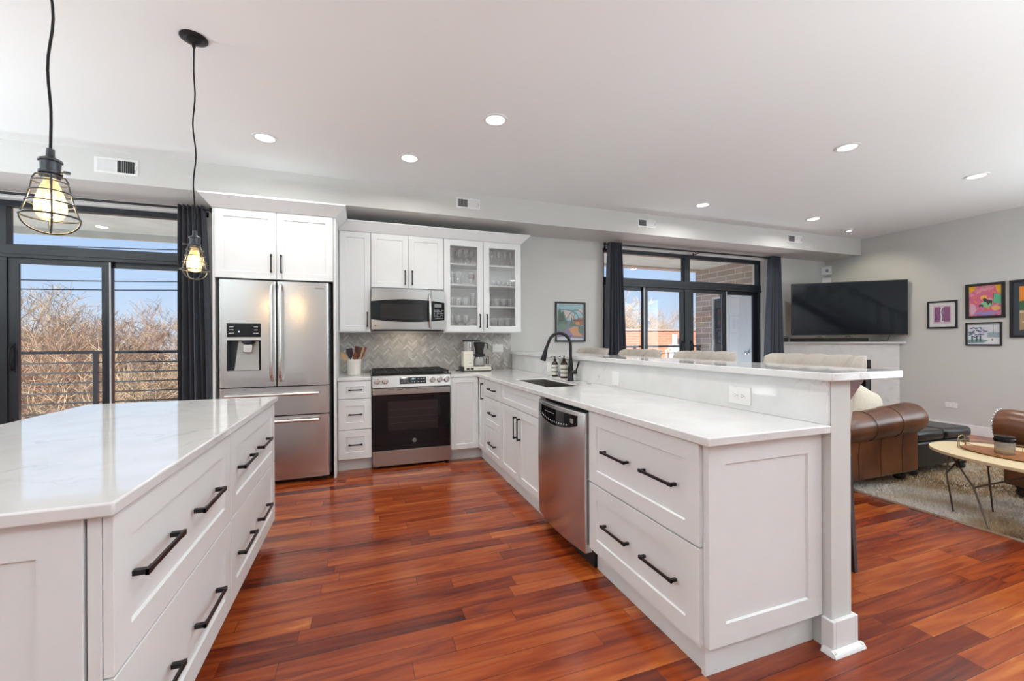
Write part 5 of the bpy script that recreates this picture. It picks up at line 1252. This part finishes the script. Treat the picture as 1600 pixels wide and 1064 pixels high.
FDg.box(mb, fb0 + .02, fb0 + .02 + w_, -.002, .008, fz0, fz1 - .13); FDg.box(mb, fb1 - .02 - w_, fb1 - .02, -.002, .008, fz0, fz1 - .13); FDg.box(mb, fb0 + .02 + w_, fb1 - .02 - w_, -.002, .008, fz1 - .13 - w_, fz1 - .13)
build(mb, 'metal_surround', M['fgrey'], t)
mb = MB(); FDg.box(mb, fb0 + .066, fb1 - .066, -.006, -.003, fz0 + .02, fz1 - .175); build(mb, 'glass_front', M['glass'], t)

A_ = Vector((6.14, .382)); B_ = Vector((7.27, -.506)); dv = (B_ - A_); LN = dv.length; dv /= LN
nv = Vector((dv.y, -dv.x)); nv = nv if nv.y < 0 else -nv
FT = Face(A_.x, A_.y, nv.x, nv.y)
t = thing('television', 'large black flat-screen television angled across the corner above the mantel', 'television', ((A_.x + B_.x) / 2, (A_.y + B_.y) / 2, 1.306))
mb = MB(); FT.box(mb, 0, LN, -.030, -.001, 1.306, 2.097); build(mb, 'housing', M['blackpl'], t, bevel=.002)
mb = MB(); FT.box(mb, .008, LN - .008, -.001, .0005, 1.318, 2.089); build(mb, 'screen', M['tvscreen'], t)
mb = MB(); FT.box(mb, .3, LN - .3, -.07, -.031, 1.40, 1.85); build(mb, 'back_cover', M['blackpl'], t)
mb = MB(); p0 = FT.p(LN / 2, -.07, 1.65); pm = (6.86, .25); FT.box(mb, LN / 2 - .15, LN / 2 + .15, -.09, -.071, 1.5, 1.8); mb.tube([(p0[0], p0[1], 1.65), (pm[0], pm[1], 1.65), (XR - .03, .40, 1.65)], .022, 8); mb.box(XR - .03, XR - .001, .28, .52, 1.5, 1.8); build(mb, 'wall_bracket', M['black'], t)
mb = MB(); FDg.box(mb, -.62, .36, -.03, .035, 1.2055, 1.262)
build(mb, 'soundbar', M['blackpl'], None, bevel=.006, label='long black soundbar lying on the white mantel', cat='speaker')
mb = MB(); FDg.box(mb, -.74, -.655, -.06, .02, 1.2055, 1.270)
build(mb, 'media_box', M['blackpl'], None, bevel=.004, label='small black box at the left end of the mantel', cat='electronics')
mb = MB()
for (q0, r_) in ((-.70, .035), (-.25, .028), (.12, .032)):
    pts = []
    for k in range(14):
        a = 2 * pi * k / 13 * 1.6; p = FDg.p(q0 + r_ * cos(a) * 1.3 + k * .003, -.055 + .006 * sin(a * 2), 1.262 + r_ * sin(a)); pts.append(p)
    mb.tube(pts, .003, 6)
mb.tube([FDg.p(.36, -.01, 1.215), FDg.p(.50, -.02, 1.210), FDg.p(.60, -.03, 1.230), FDg.p(.63, -.05, 1.30)], .003, 6)
build(mb, 'cable', M['cord'], None, label='tangled black cables behind the soundbar under the television', cat='cable')
mb = MB(); mb.prism([(XR - .105, YW - .002), (XR - .09, YW - .045), (XR - .045, YW - .09), (XR - .002, YW - .105), (XR - .002, YW - .002)], .135, 'z', 2.33)
t = thing('alarm_sensor', 'small white motion sensor box high in the room corner', 'sensor', (XR - .05, YW - .05, 2.33)); build(mb, 'housing', M['white'], t, bevel=.004)
FS = Face(XR - .0675, YW - .0675, -s2, -s2); mb = MB(); FS.box(mb, -.018, .018, -.002, .003, 2.37, 2.42); build(mb, 'lens', M['lcd'], t)
mb = MB(); mb.prism([(XR - .09, YW - .002), (XR - .045, YW - .06), (XR - .002, YW - .09), (XR - .002, YW - .002)], .14, 'z', 2.14)
build(mb, 'corner_speaker', M['white'], None, bevel=.004, label='white corner box right above the television, under the sensor', cat='speaker')

# ================================================================== BAR STOOLS
def stool():
    t = thing('bar_stool', 'x', 'bar stool', (0, 0, 0), group='bar stools along the raised bar')
    # local: sitter faces -x ; back at +x
    mb = MB(); mb.pillowbox((0, 0, .655), (.46, .50, .12), .35, 8); build(mb, 'seat', M['linen'], t, smooth=80)
    nb = 60; nz = 14; H0, H1 = .63, 1.135
    def prof(a, b):   # a along width (wraps round the sides), b height
        s_ = (a - .5) * 2; fl = max(0, (b - .68) / .32); y = (.226 + .036 * fl) * math.copysign(min(1, abs(s_) * 1.25), s_); wing = max(0, abs(s_) - .74) / .26
        x = .150 + .045 * b + .090 * fl - .15 * wing ** .9 * (1 - .35 * b); z = H0 + (H1 - H0) * b
        return x, y, z
    def tuft(a, b): return .024 * abs(sin(a * pi * 5)) ** .6 * (.55 + .45 * abs(sin(b * pi * 3 + .2)) ** .5) - .006
    mb = MB(); vs = []; fs = []
    for side in (0, 1):
        for j in range(nz + 1):
            for i in range(nb + 1):
                a, b = i / nb, j / nz; x, y, z = prof(a, b); off = (.040 + tuft(a, b)) * (1 if side == 0 else -1)
                endf = min(1, min(a, 1 - a) * 12 + .35) * min(1, (1 - b) * 6 + .35)
                s_ = (a - .5) * 2; nx_, ny_ = (1, 0) if abs(s_) < .74 else (.35, math.copysign(.94, s_))
                o_ = off * endf * .85
                vs.append((x + nx_ * o_, y + ny_ * o_ * (1), z - (.012 if b == 1 and 0 else 0) + ((.008 + .012 * abs(sin(a * pi * 5)) ** .5) * (1 - abs(s_) ** 6) if b > .95 else 0)))
    n = (nb + 1) * (nz + 1); id_ = lambda s_, i, j: s_ * n + j * (nb + 1) + i
    for j in range(nz):
        for i in range(nb):
            fs.append((id_(0, i, j), id_(0, i + 1, j), id_(0, i + 1, j + 1), id_(0, i, j + 1))); fs.append((id_(1, i, j), id_(1, i, j + 1), id_(1, i + 1, j + 1), id_(1, i + 1, j)))
    for i in range(nb):
        fs.append((id_(0, i, nz), id_(0, i + 1, nz), id_(1, i + 1, nz), id_(1, i, nz))); fs.append((id_(1, i, 0), id_(1, i + 1, 0), id_(0, i + 1, 0), id_(0, i, 0)))
    for j in range(nz):
        fs.append((id_(0, 0, j), id_(0, 0, j + 1), id_(1, 0, j + 1), id_(1, 0, j))); fs.append((id_(1, nb, j), id_(1, nb, j + 1), id_(0, nb, j + 1), id_(0, nb, j)))
    bk = build(mb.add(vs, fs), 'backrest', M['linen'], t, smooth=80)
    mb = MB()
    for i in range(1, 5):
        for j in (1, 2):
            x, y, z = prof(i / 5, j / 3); mb.pillowbox((x - .045, y, z), (.012, .016, .016), 1, 4)
    build(mb, 'buttons', M['linen'], bk)
    for (x, y, dx_, dy_) in ((-.18, -.21, -.01, -.01), (-.18, .21, -.01, .01), (.175, -.225, .015, -.03), (.175, .225, .015, .03)):
        mb = MB(); r0, r1 = .020, .013; top = (x, y, .62); bt = (x + dx_, y + dy_, 0)
        mb.hexa([(bt[0] - r1, bt[1] - r1, 0), (bt[0] + r1, bt[1] - r1, 0), (bt[0] + r1, bt[1] + r1, 0), (bt[0] - r1, bt[1] + r1, 0), (x - r0, y - r0, .62), (x + r0, y - r0, .62), (x + r0, y + r0, .62), (x - r0, y + r0, .62)])
        build(mb, 'leg', M['dwood'], t, bevel=.002)
    mb = MB(); mb.box(-.175, .185, -.222, -.206, .20, .225); mb.box(-.175, .185, .206, .222, .20, .225); mb.box(-.20, -.182, -.205, .205, .24, .27); build(mb, 'footrest', M['dwood'], t)
    return t
st = stool()
spots = [(2.195, -2.485, 'beige tufted bar stool nearest the open end of the bar'), (2.195, -1.655, 'beige tufted bar stool, second from the open end of the bar'), (2.195, -.855, 'beige tufted bar stool, third from the open end of the bar'), (2.195, .02, 'beige tufted bar stool farthest back, beside the back wall curtain')]
for i, (x, y, lb) in enumerate(spots):
    o = st if i == 0 else copy_tree(st)
    o.location = (x, y, 0); o['label'] = lb

# ================================================================== LIVING AREA
RZ = .022
mb = MB(); mb.box(3.70, 6.2, -4.2, -1.30, 0, .012)
t = thing('area_rug', 'thick beige and grey shag rug under the coffee table', 'rug', (4.95, -2.75, 0))
build(mb, 'backing', M['rug'], t)
# pile: many short fibres, one part
mb = MB(); rr = random.Random(5); vs = []; fs = []
for k in range(52000):
    x = 3.70 + 2.5 * rr.random() ** 1.5; y = -4.2 + 2.9 * rr.random()
    if y < -3.6 and rr.random() < .6: continue
    a = rr.random() * 2 * pi; w_ = .0035; hgt = .012 + .014 * rr.random(); lx, ly_ = (rr.random() - .5) * .022, (rr.random() - .5) * .022
    i0 = len(vs); vs += [(x - w_ * cos(a), y - w_ * sin(a), .012), (x + w_ * cos(a), y + w_ * sin(a), .012), (x + lx, y + ly_, .012 + hgt)]; fs.append((i0, i0 + 1, i0 + 2))
build(MB().add(vs, fs), 'pile', M['rugf'], t, kind='stuff', smooth=80)

def sofa(name, label, loc, rz, W_=2.0, D_=.92, seats=3, nails=True):
    """local: faces +x, arm outer sides at y=0 and y=W_, front of arm at x=D_"""
    t = thing(name, label, 'sofa', (0, 0, 0))
    Lm = M['leather']
    mb = MB(); mb.box(.10, D_ - .03, .12, W_ - .12, .10, .28); build(mb, 'base', Lm, t, bevel=.015)
    for s_, y0 in ((1, 0), (-1, W_)):
        ya = y0 + s_ * .02; yb = y0 + s_ * .20
        mb = MB(); lo, hi = sorted((ya, yb)); mb.box(.02, D_ - .02, lo, hi, .085, .47); arm = build(mb, 'arm', Lm, t, bevel=.02, seg=3)
        mb = MB(); N = 16; pts = []; rad = []
        for k in range(N + 1):
            x = .0 + (D_ + .02) * k / N; q = k / N; pts.append((x, y0 + s_ * (.085 - .0 * q), .492 + .045 * q ** 1.5)); rad.append((.118 + .014 * q) * (1 if k not in (0, N) else .90) - (.004 if k in (5, 11) else 0))
        mb.tube(pts, .1, 28, radii=rad); rl = build(mb, 'arm_roll', Lm, arm, smooth=50, bevel=.012)
        mb = MB()
        for xk in (.30, .62):
            k = xk / (D_ + .02); c_ = (xk, y0 + s_ * .085, .492 + .045 * k ** 1.5); mb.ring(c_, .118 + .014 * k + .001, .0026, 36, 6, 'x')
        build(mb, 'seam', M['stitch'], rl, smooth=80)
        mb = MB()
        for xk in (.17, .44, .72):
            mb.tube([(xk, ya - s_ * .001, .10), (xk - .01, ya - s_ * .001, .28), (xk + .01, ya - s_ * .001, .44)], .0028, 6)
        build(mb, 'panel_seam', M['stitch'], arm, smooth=80)
        if not nails: continue
        mb = MB()
        for k in range(26):
            a = 2 * pi * k / 26; mb.pillowbox((D_ + .018, y0 + s_ * .085 + .116 * cos(a), .537 + .116 * sin(a)), (.010, .015, .015), 1, 4)
        build(mb, 'nailheads', M['chrome'], rl, smooth=80)
    mb = MB(); mb.hexa([(.0, .20, .10), (.20, .20, .10), (.20, W_ - .20, .10), (.0, W_ - .20, .10), (-.10, .20, .80), (.10, .20, .84), (.10, W_ - .20, .84), (-.10, W_ - .20, .80)]); build(mb, 'back', Lm, t, bevel=.04, seg=3)
    for k in range(seats):
        w_ = (W_ - .40) / seats; yc_ = .20 + w_ * (k + .5)
        mb = MB(); mb.pillowbox((.53, yc_, .36), (.72, w_ - .008, .18), .3, 8); build(mb, 'seat_cushion', Lm, t, smooth=80)
        mb = MB(); mb.pillowbox((.20, yc_, .66), (.20, w_ - .01, .44), .45, 8); build(mb, 'back_cushion', Lm, t, smooth=80)
    for x in (.10, D_ - .10):
        for y in (.12, W_ - .12):
            mb = MB(); mb.lathe([(.030, 0), (.045, .012), (.048, .035), (.038, .055), (.050, .062), (.050, .088)], 18, (x, y, .0)); build(mb, 'foot', M['dwood'], t, smooth=50)
    t.location = loc; t.rotation_euler = (0, 0, rz)
    return t
# outer side of the arm faces the camera
so = sofa('leather_sofa', 'brown leather rolled-arm sofa just behind the end of the bar', (3.46, -2.05, RZ + .005), 0, 1.95, .96, 2, False)
so2 = sofa('leather_loveseat', 'brown leather rolled-arm sofa at the right edge behind the coffee table', (4.585, -2.43 - .96, RZ + .005), R(90), 1.0, .90, 1)
so2.location = (4.585 + 1.0, -2.43 - .90, RZ + .005)
# pillow on the sofa
t = thing('throw_pillow', 'cream square throw pillow propped behind the brown sofa arm', 'pillow', (4.17, -1.77, .46))
def pil(a, b):
    th = -pi / 2 + pi * b; ph = 2 * pi * a
    def sp(v, e): return math.copysign(abs(v) ** e, v)
    x = .190 * sp(cos(ph), .42) * abs(cos(th)) ** .55; z = .190 * sp(sin(ph), .42) * abs(cos(th)) ** .55; r_ = math.hypot(x, z) / .30
    y = .085 * sin(th) * max(.04, 1 - r_ ** 2.2) + .004 * sin(14 * x + 5 * z)
    s_ = 1 + .10 * (abs(x) * abs(z)) / .044
    return (x * s_, y, z * s_)
mb = MB(); patch(mb, pil, 48, 24); mb.v = [(4.175 + .93 * v[0] + .37 * v[2], -1.765 + v[1] * .95 + v[2] * .10, .600 - .37 * v[0] + .93 * v[2]) for v in mb.v]
o = build(mb, 'cover', M['pillow'], t, smooth=80)

# ottoman
t = thing('storage_ottoman', 'black leather ottoman with two lid cushions in front of the brown sofa', 'ottoman', (0, 0, 0))
mb = MB(); mb.box(-.39, .39, -.20, .26, .075, .30); build(mb, 'base', M['leatherk'], t, bevel=.02)
for sx, lb in ((-1, 0), (1, 0)):
    mb = MB(); mb.box(*sorted((sx * .003, sx * .40)), -.21, .27, .302, .398); build(mb, 'lid_cushion', M['leatherk'], t, bevel=.035, seg=4, smooth=60)
for x in (-.34, .34):
    for y in (-.15, .21):
        mb = MB(); mb.lathe([(.016, 0), (.030, .010), (.036, .030), (.028, .050), (.038, .056), (.038, .075)], 16, (x, y, 0)); build(mb, 'foot', M['blackpl'], t, smooth=50)
t.location = (4.905, -1.77, RZ); t.rotation_euler = (0, 0, R(-2))

# coffee table
TX, TY, TZ = 4.045, -2.90, .452
t = thing('coffee_table', 'oval pale wood coffee table on angular bronze wire legs', 'coffee table', (TX, TY, RZ))
n = 64; e_ = .92; rx, ry = .385, .60
poly = [(TX + rx * math.copysign(abs(cos(2 * pi * k / n)) ** e_, cos(2 * pi * k / n)), TY + ry * math.copysign(abs(sin(2 * pi * k / n)) ** e_, sin(2 * pi * k / n))) for k in range(n)]
mb = MB(); mb.prism(poly, .022, 'z', TZ - .022); build(mb, 'tabletop', M['ash'], t, bevel=.003)
def wires(lst):
    mb = MB()
    for pts in lst: mb.tube(pts, .0055, 6)
    return mb
zt_ = TZ - .0225; f0 = RZ + .002
F1, F2, F3 = (3.835, -2.500, f0), (3.690, -2.735, f0), (4.085, -2.600, f0)
L1 = [[(3.86, -2.47, zt_), (3.80, -2.48, .29), F1], [(3.93, -2.52, zt_), (3.80, -2.48, .29)]]
L2 = [[(3.86, -2.47, zt_ - .001), (3.80, -2.62, .235), F2], [(3.80, -2.62, .235), (3.95, -2.78, .33), (4.06, -2.93, zt_)]]
L3 = [[(4.02, -2.55, zt_), (4.10, -2.57, .33), F3], [(4.10, -2.57, .33), (4.22, -2.68, zt_)]]
for L_ in (L1, L2, L3): build(wires(L_), 'leg', M['wire'], t, smooth=80)
for L_ in (L1, L2, L3): build(wires([[(2 * TX - p[0], 2 * TY - p[1], p[2]) for p in q] for q in L_]), 'leg', M['wire'], t, smooth=80)

# tray and candle
cx_, cy_ = 4.02, -2.80
t = thing('serving_tray', 'oval orange-brown wooden tray with brass wire rails on the coffee table', 'tray', (cx_, cy_, TZ))
poly = [(cx_ + .150 * cos(2 * pi * k / 48), cy_ + .335 * sin(2 * pi * k / 48)) for k in range(48)]
mb = MB(); mb.prism(poly, .016, 'z', TZ + .0005); build(mb, 'board', M['acacia'], t, bevel=.003)
mb = MB(); mb.tube([(cx_ + .152 * cos(2 * pi * k / 48), cy_ + .338 * sin(2 * pi * k / 48), TZ + .012) for k in range(48)], .0025, 6, closed=True)
mb.tube([(cx_ + .153 * cos(2 * pi * k / 48), cy_ + .340 * sin(2 * pi * k / 48), TZ + .052) for k in range(48)], .0022, 6, closed=True)
for k in (2, 10, 14, 22, 26, 34, 38, 46):
    a = 2 * pi * k / 48; mb.tube([(cx_ + .153 * cos(a), cy_ + .340 * sin(a), TZ + .012), (cx_ + .153 * cos(a), cy_ + .340 * sin(a), TZ + .052)], .002, 6)
for sg in (-1, 1):
    mb.tube([(cx_ + sg * .0 + q, cy_ + sg * .335, TZ + h) for q, h in ((-.045, .004), (-.045, .060), (-.030, .082), (0, .090), (.030, .082), (.045, .060), (.045, .004))], .003, 6)
build(mb, 'wire_rail', M['brass'], t, smooth=80)
x, y, z = 3.975, -2.70, TZ + .017
t = thing('candle_jar', 'ribbed glass candle jar with black lid on the wooden tray', 'candle', (x, y, z))
mb = MB(); mb.lathe([(.044, 0), (.047, .004), (.048, .088), (.044, .094)], 28, (x, y, z)); mb.f = mb.f[:-1]; mb.mi = mb.mi[:-1]; build(mb, 'jar', glass('ribbed_glass', (.8, .78, .74), .12, .15, .35, (.5, .47, .42)), t, smooth=50)
mb = MB(); mb.lathe([(.042, .006), (.042, .046), (0, .046)], 28, (x, y, z)); build(mb, 'wax', M['wax'], t)
mb = MB(); mb.lathe([(.049, -.014), (.051, -.012), (.051, .006), (.047, .010), (.049, .014), (.048, .022), (.030, .026), (0, .026)], 28, (x, y, z + .0945)); build(mb, 'lid', M['blackgl'], t, smooth=40)

# dark wooden staircase against the rear wall (seen mirrored in the television)
t = thing('staircase', 'dark wooden staircase with balusters reflected in the television screen', 'staircase', (5.0, -6.6, 0))
sx0, srun, srise, ns = 7.10, .265, .185, 15
for k in range(ns):
    x = sx0 - srun * (k + 1); z = srise * (k + 1)
    if z > CE - .05: break
    build(MB().box(x - .02, x + srun, YR + .05, YR + .98, z - .035, z), 'tread', M['dwood'], t)
mb = MB(); mb.prism([(sx0, 0), (sx0 - srun * ns, srise * ns), (sx0 - srun * ns - .35, srise * ns), (sx0 - .35, -.0)], .04, 'y', YR + .99)
build(mb, 'stringer', M['dwood'], t)
for k in range(ns):
    x = sx0 - srun * (k + .5); z = srise * (k + 1)
    if z + .3 > CE: break
    build(MB().box(x - .016, x + .016, YR + .94, YR + .972, z, min(z + .86, CE - .02)), 'baluster', M['dwood'], t)
zt2 = lambda x: (sx0 - x) / srun * srise + .95
xe = sx0 - (CE - .06 - .95) / srise * srun
mb = MB(); mb.prism([(sx0 - .1, zt2(sx0 - .1)), (sx0 - .1, zt2(sx0 - .1) + .06), (xe, CE - .01), (xe, CE - .07)], .07, 'y', YR + .92); build(mb, 'handrail', M['dwood'], t)
build(MB().box(sx0 - .15, sx0 - .05, YR + .91, YR + 1.01, 0, 1.22), 'newel_post', M['dwood'], t)

# ================================================================== BALCONY AND WHAT LIES OUTSIDE
struct('trim_4', MB().box(XL - .2, XR + 1.5, YE + .01, 2.48, -.30, -.06), M['concrete'])
mb = MB(); mb.box(XL - .2, XR + 1.5, YE + .01, 2.42, 2.63, 2.80)
struct('trim_5', mb, M['concrete'])
mb = MB(); mb.box(XL - .2, 1.2, 2.42, 2.46, 2.545, 2.82)
build(mb, 'balcony_fascia', M['concrete'], None, label='pale concrete edge of the balcony above, left window', cat='balcony edge')
mb = MB(); mb.box(2.6, 6.24, 2.30, 2.415, 2.60, 2.628)
mb.box(2.6, 6.24, 2.422, 2.46, 2.60, 2.82)
for x in (3.6, 4.9): mb.box(x, x + .02, 2.295, 2.30, 2.60, 2.628)
build(mb, 'balcony_fascia', M['fascia'], None, label='tan boarded beam of the balcony above, right glass door', cat='balcony edge')
def railing(x0, x1, posts, label, zt_=1.14):
    t = thing('balcony_railing', label, 'railing', ((x0 + x1) / 2, 2.35, -.06))
    mb = MB(); mb.box(x0, x1, 2.325, 2.375, zt_ - .035, zt_); build(mb, 'top_rail', M['frame'], t)
    for x in posts: build(MB().box(x - .022, x + .022, 2.33, 2.37, -.06, zt_ - .035), 'post', M['frame'], t)
    for k in range(8):
        z = zt_ - .145 - .122 * k
        if z > 0: build(MB().cyl((x0, 2.35, z), (x1, 2.35, z), .009, 8), 'rail', M['frame'], t)
railing(XL, 1.4, (-4.8, -3.18, -1.6, 0), 'black metal balcony railing outside the left window')
railing(2.7, 6.24, (2.75, 4.70, 6.2), 'black metal balcony railing outside the right glass door')
# brick side wing with a grey service door
mb = MB(); mb.cells([.96, 1.10, 2.07, 2.47], [-.3, -.05, 2.06, 2.80], lambda y, z: not (1.10 < y < 2.07 and -.05 < z < 2.06), 0, 1)
mb.v = [(6.25 if k < .5 else 6.5, y, z) for (y, z, k) in mb.v]
build(mb, 'brick_wing_wall', M['brickw'], None, label='brown block side wall of the balcony seen through the right glass door', cat='wall')
t = thing('balcony_door', 'grey metal utility door with round knob in the balcony side wall', 'door', (6.29, 1.58, -.05))
build(MB().box(6.275, 6.315, 1.14, 1.80, -.05, 2.02), 'door_leaf', M['gdoor'], t, bevel=.003)
mb = MB(); mb.box(6.262, 6.33, 1.10, 1.138, -.05, 2.06); mb.box(6.262, 6.33, 2.03, 2.07, -.05, 2.06); mb.box(6.262, 6.33, 1.138, 2.03, 2.022, 2.06); mb.box(6.262, 6.33, 1.802, 1.85, -.05, 2.022); build(mb, 'door_frame', M['gdoor'], t)
build(MB().box(6.30, 6.31, 1.85, 2.03, -.05, 2.022), 'side_panel', M['darksteel'], t)
mb = MB(); mb.lathe([(.030, 0), (.030, -.006), (.012, -.010), (.012, -.035), (.030, -.045), (.032, -.060), (.020, -.070), (0, -.072)], 18, (6.275, 1.27, 1.015), 'x'); build(mb, 'knob', M['chrome'], t, smooth=60)

GZ = -7.0
build(MB().box(-90, 110, 4, 150, GZ - .5, GZ), 'ground', M['ground'], None, kind='structure')
# orange brick building across the alley
t = thing('brick_building', 'orange brick building with flat roof outside the right glass door', 'building', (11.5, 14, GZ))
build(MB().box(3.5, 20.0, 11.0, 20, GZ, 1.66), 'walls', M['bricko'], t)
build(MB().box(3.4, 20.1, 10.95, 20.1, 1.662, 1.74), 'parapet_cap', M['fascia'], t)
mb = MB(); mb.lathe([(.10, 0), (.10, .25), (.16, .27), (.16, .34), (.05, .42), (0, .42)], 16, (12.4, 12.0, 1.75)); build(mb, 'roof_vent', M['chrome'], t)
mb = MB(); mb.box(12.75, 13.3, 10.70, 10.99, .25, 1.05); mb.box(12.9, 13.05, 10.75, 10.9, 1.05, 1.5); mb.tube([(12.75, 10.8, .9), (12.55, 10.85, .8), (12.6, 10.9, -.3)], .03, 8); build(mb, 'utility_box', M['gdoor'], t)

def house(x, y, w_, d_, h, label, wm, rot=0, roofh=1.8):
    t = thing('house', label, 'house', (0, 0, 0), group='houses beyond the trees')
    build(MB().box(-w_ / 2, w_ / 2, -d_ / 2, d_ / 2, 0, h), 'walls', wm, t)
    mb = MB(); mb.prism([(-w_ / 2 - .3, h + .001), (w_ / 2 + .3, h + .001), (0, h + roofh)], d_ + .5, 'y', -d_ / 2 - .25); build(mb, 'roof', M['roof'], t)
    for i in range(int(w_ // 2)):
        for k in range(int(h // 2.6)):
            xx = -w_ / 2 + 1.0 + i * 2.0; z = 1.0 + k * 2.7; build(MB().box(xx - .45, xx + .45, -d_ / 2 - .03, -d_ / 2 - .001, z, z + 1.3), 'window', M['winx'], t)
            build(MB().box(xx - .55, xx + .55, -d_ / 2 - .06, -d_ / 2 - .031, z - .12, z - .02), 'window_sill', M['siding'], t)
    t.location = (x, y, GZ); t.rotation_euler = (0, 0, rot); return t
house(-18.5, 37.5, 9, 9, 5.6, 'cream sided house low behind the trees at the far left', M['siding'], R(12))
house(-9.0, 36, 8, 9, 5.8, 'tan brick house behind the trees, centre of the left window', M['bricky'], R(5))
house(-27, 56, 10, 10, 6.6, 'pale blue-grey house far behind the trees', M['sidingb'], R(20))
house(-5.0, 24, 7, 8, 4.6, 'cream house behind the trees, right part of the left window', M['siding'], R(-8), 1.4)
house(42, 56, 9, 10, 6.0, 'cream house far behind the orange brick building', M['siding'], R(-20))

# bare trees -----------------------------------------------------------------
def tree_mesh(seed, height, levels=7, spread=.55, twig=1.0, trunk=.16, kids=3):
    rr = random.Random(seed); big = MB(); fine = MB()
    def grow(p, d, L, r, lv):
        n = 3 if lv > 1 else 2; pts = [p]; rads = [r]; q = p.copy(); dd = d.copy()
        for i in range(n):
            dd = (dd + Vector(((rr.random() - .5) * .62, (rr.random() - .5) * .62, (rr.random() - .5) * .40))).normalized(); q = q + dd * (L / n); pts.append(q.copy()); rads.append(max(.008, r * (1 - .45 * (i + 1) / n)))
        (big if lv >= levels - 2 else fine).tube(pts, r, 5 if lv >= levels - 2 else 3, radii=rads)
        if lv == 0: return
        for k in range(kids if lv > 1 else kids):
            at = .45 + .55 * rr.random() if k else 1.0; i = min(n, max(1, int(round(at * n)))); b = pts[i]
            ax = Vector((rr.random() - .5, rr.random() - .5, rr.random() * .5 - .1)).normalized(); nd = (dd * (1 - spread * .6) + ax * spread * 1.45 + Vector((0, 0, .03))).normalized()
            grow(b, nd, L * (.62 + .22 * rr.random()), max(.011, rads[i] * (.62 + .12 * rr.random())), lv - 1)
    grow(Vector((0, 0, 0)), Vector((0, 0, 1)), height * .28, trunk, levels)
    return big, fine
protos = []
for i, (sd, h, sp, lv, kd, mm) in enumerate(((3, 11.3, .60, 7, 3, 'twig'), (11, 12.0, .50, 7, 3, 'twigr'), (23, 10.5, .68, 7, 3, 'twig'))):
    b, f = tree_mesh(sd, h, lv, sp, kids=kd)
    t = thing('bare_tree', 'x', 'tree', (0, 0, 0), group='bare winter trees outside')
    build(b, 'trunk', M['bark'], t, smooth=80); build(f, 'twigs', M[mm], t, smooth=80)
    protos.append(t)
rt = random.Random(42)
TS = []
for (x, y, s_) in ((-6.6, 9.5, .86), (-3.9, 10.5, .80), (-8.3, 12.5, .95), (-5.2, 13.0, .83), (-11.2, 15.5, 1.0), (-7.2, 17.0, .92), (-13.5, 20, 1.06), (-9.8, 21.5, 1.0), (-10.2, 24.4, .98), (-16.0, 25, 1.10), (-12.6, 27.0, 1.1), (-9.0, 28.5, 1.08), (-19, 32, 1.2), (-13.5, 30.6, 1.16), (-25.5, 42, 1.3), (-13.5, 43, 1.3), (-16.5, 47, 1.4), (-4.2, 17.2, .90)):
    TS.append((x, y, s_, 'left'))
for (x, y, s_) in ((15.0, 22.5, 1.45), (18.0, 24.5, 1.30), (22.0, 27.0, 1.30), (17.0, 30, 1.4), (22.5, 33, 1.4), (27, 36, 1.45), (21, 40, 1.5), (32, 42, 1.55), (27, 47, 1.6), (12.0, 26, 1.3)):
    TS.append((x, y, s_, 'right'))
words = {'left': 'seen through the left window', 'right': 'seen through the right glass door'}
for i, (x, y, s_, side) in enumerate(TS):
    p = protos[i % 3]; o = p if i < 3 else copy_tree(p)
    o.location = (x, y, GZ); o.rotation_euler = (0, 0, rt.random() * 6.28); o.scale = (s_ * (.9 + .2 * rt.random()), s_, s_ * (.95 + .1 * rt.random()))
    near = 'near' if y < 18 else ('mid-distance' if y < 29 else 'distant')
    o['label'] = '%s bare sunlit tree %s, %s' % (near, words[side], ['spreading crown', 'upright reddish crown', 'low tangled crown'][i % 3]); o['group'] = 'bare trees %s, %s %s' % (words[side], near, i % 3)
# utility wires
for k, (z0, z1) in enumerate(((5.05, 5.5), (3.75, 4.25), (3.45, 3.9))):
    pts = [(-30 + 34 * s_ / 16, 16.0, z0 + (z1 - z0) * s_ / 16 - .5 * sin(pi * s_ / 16)) for s_ in range(17)]
    build(MB().tube(pts, .022, 5), 'utility_wire', M['cord'], None, label=['topmost black utility wire crossing the sky outside the left window', 'middle black utility wire outside the left window', 'lowest black utility wire outside the left window'][k], cat='wire')
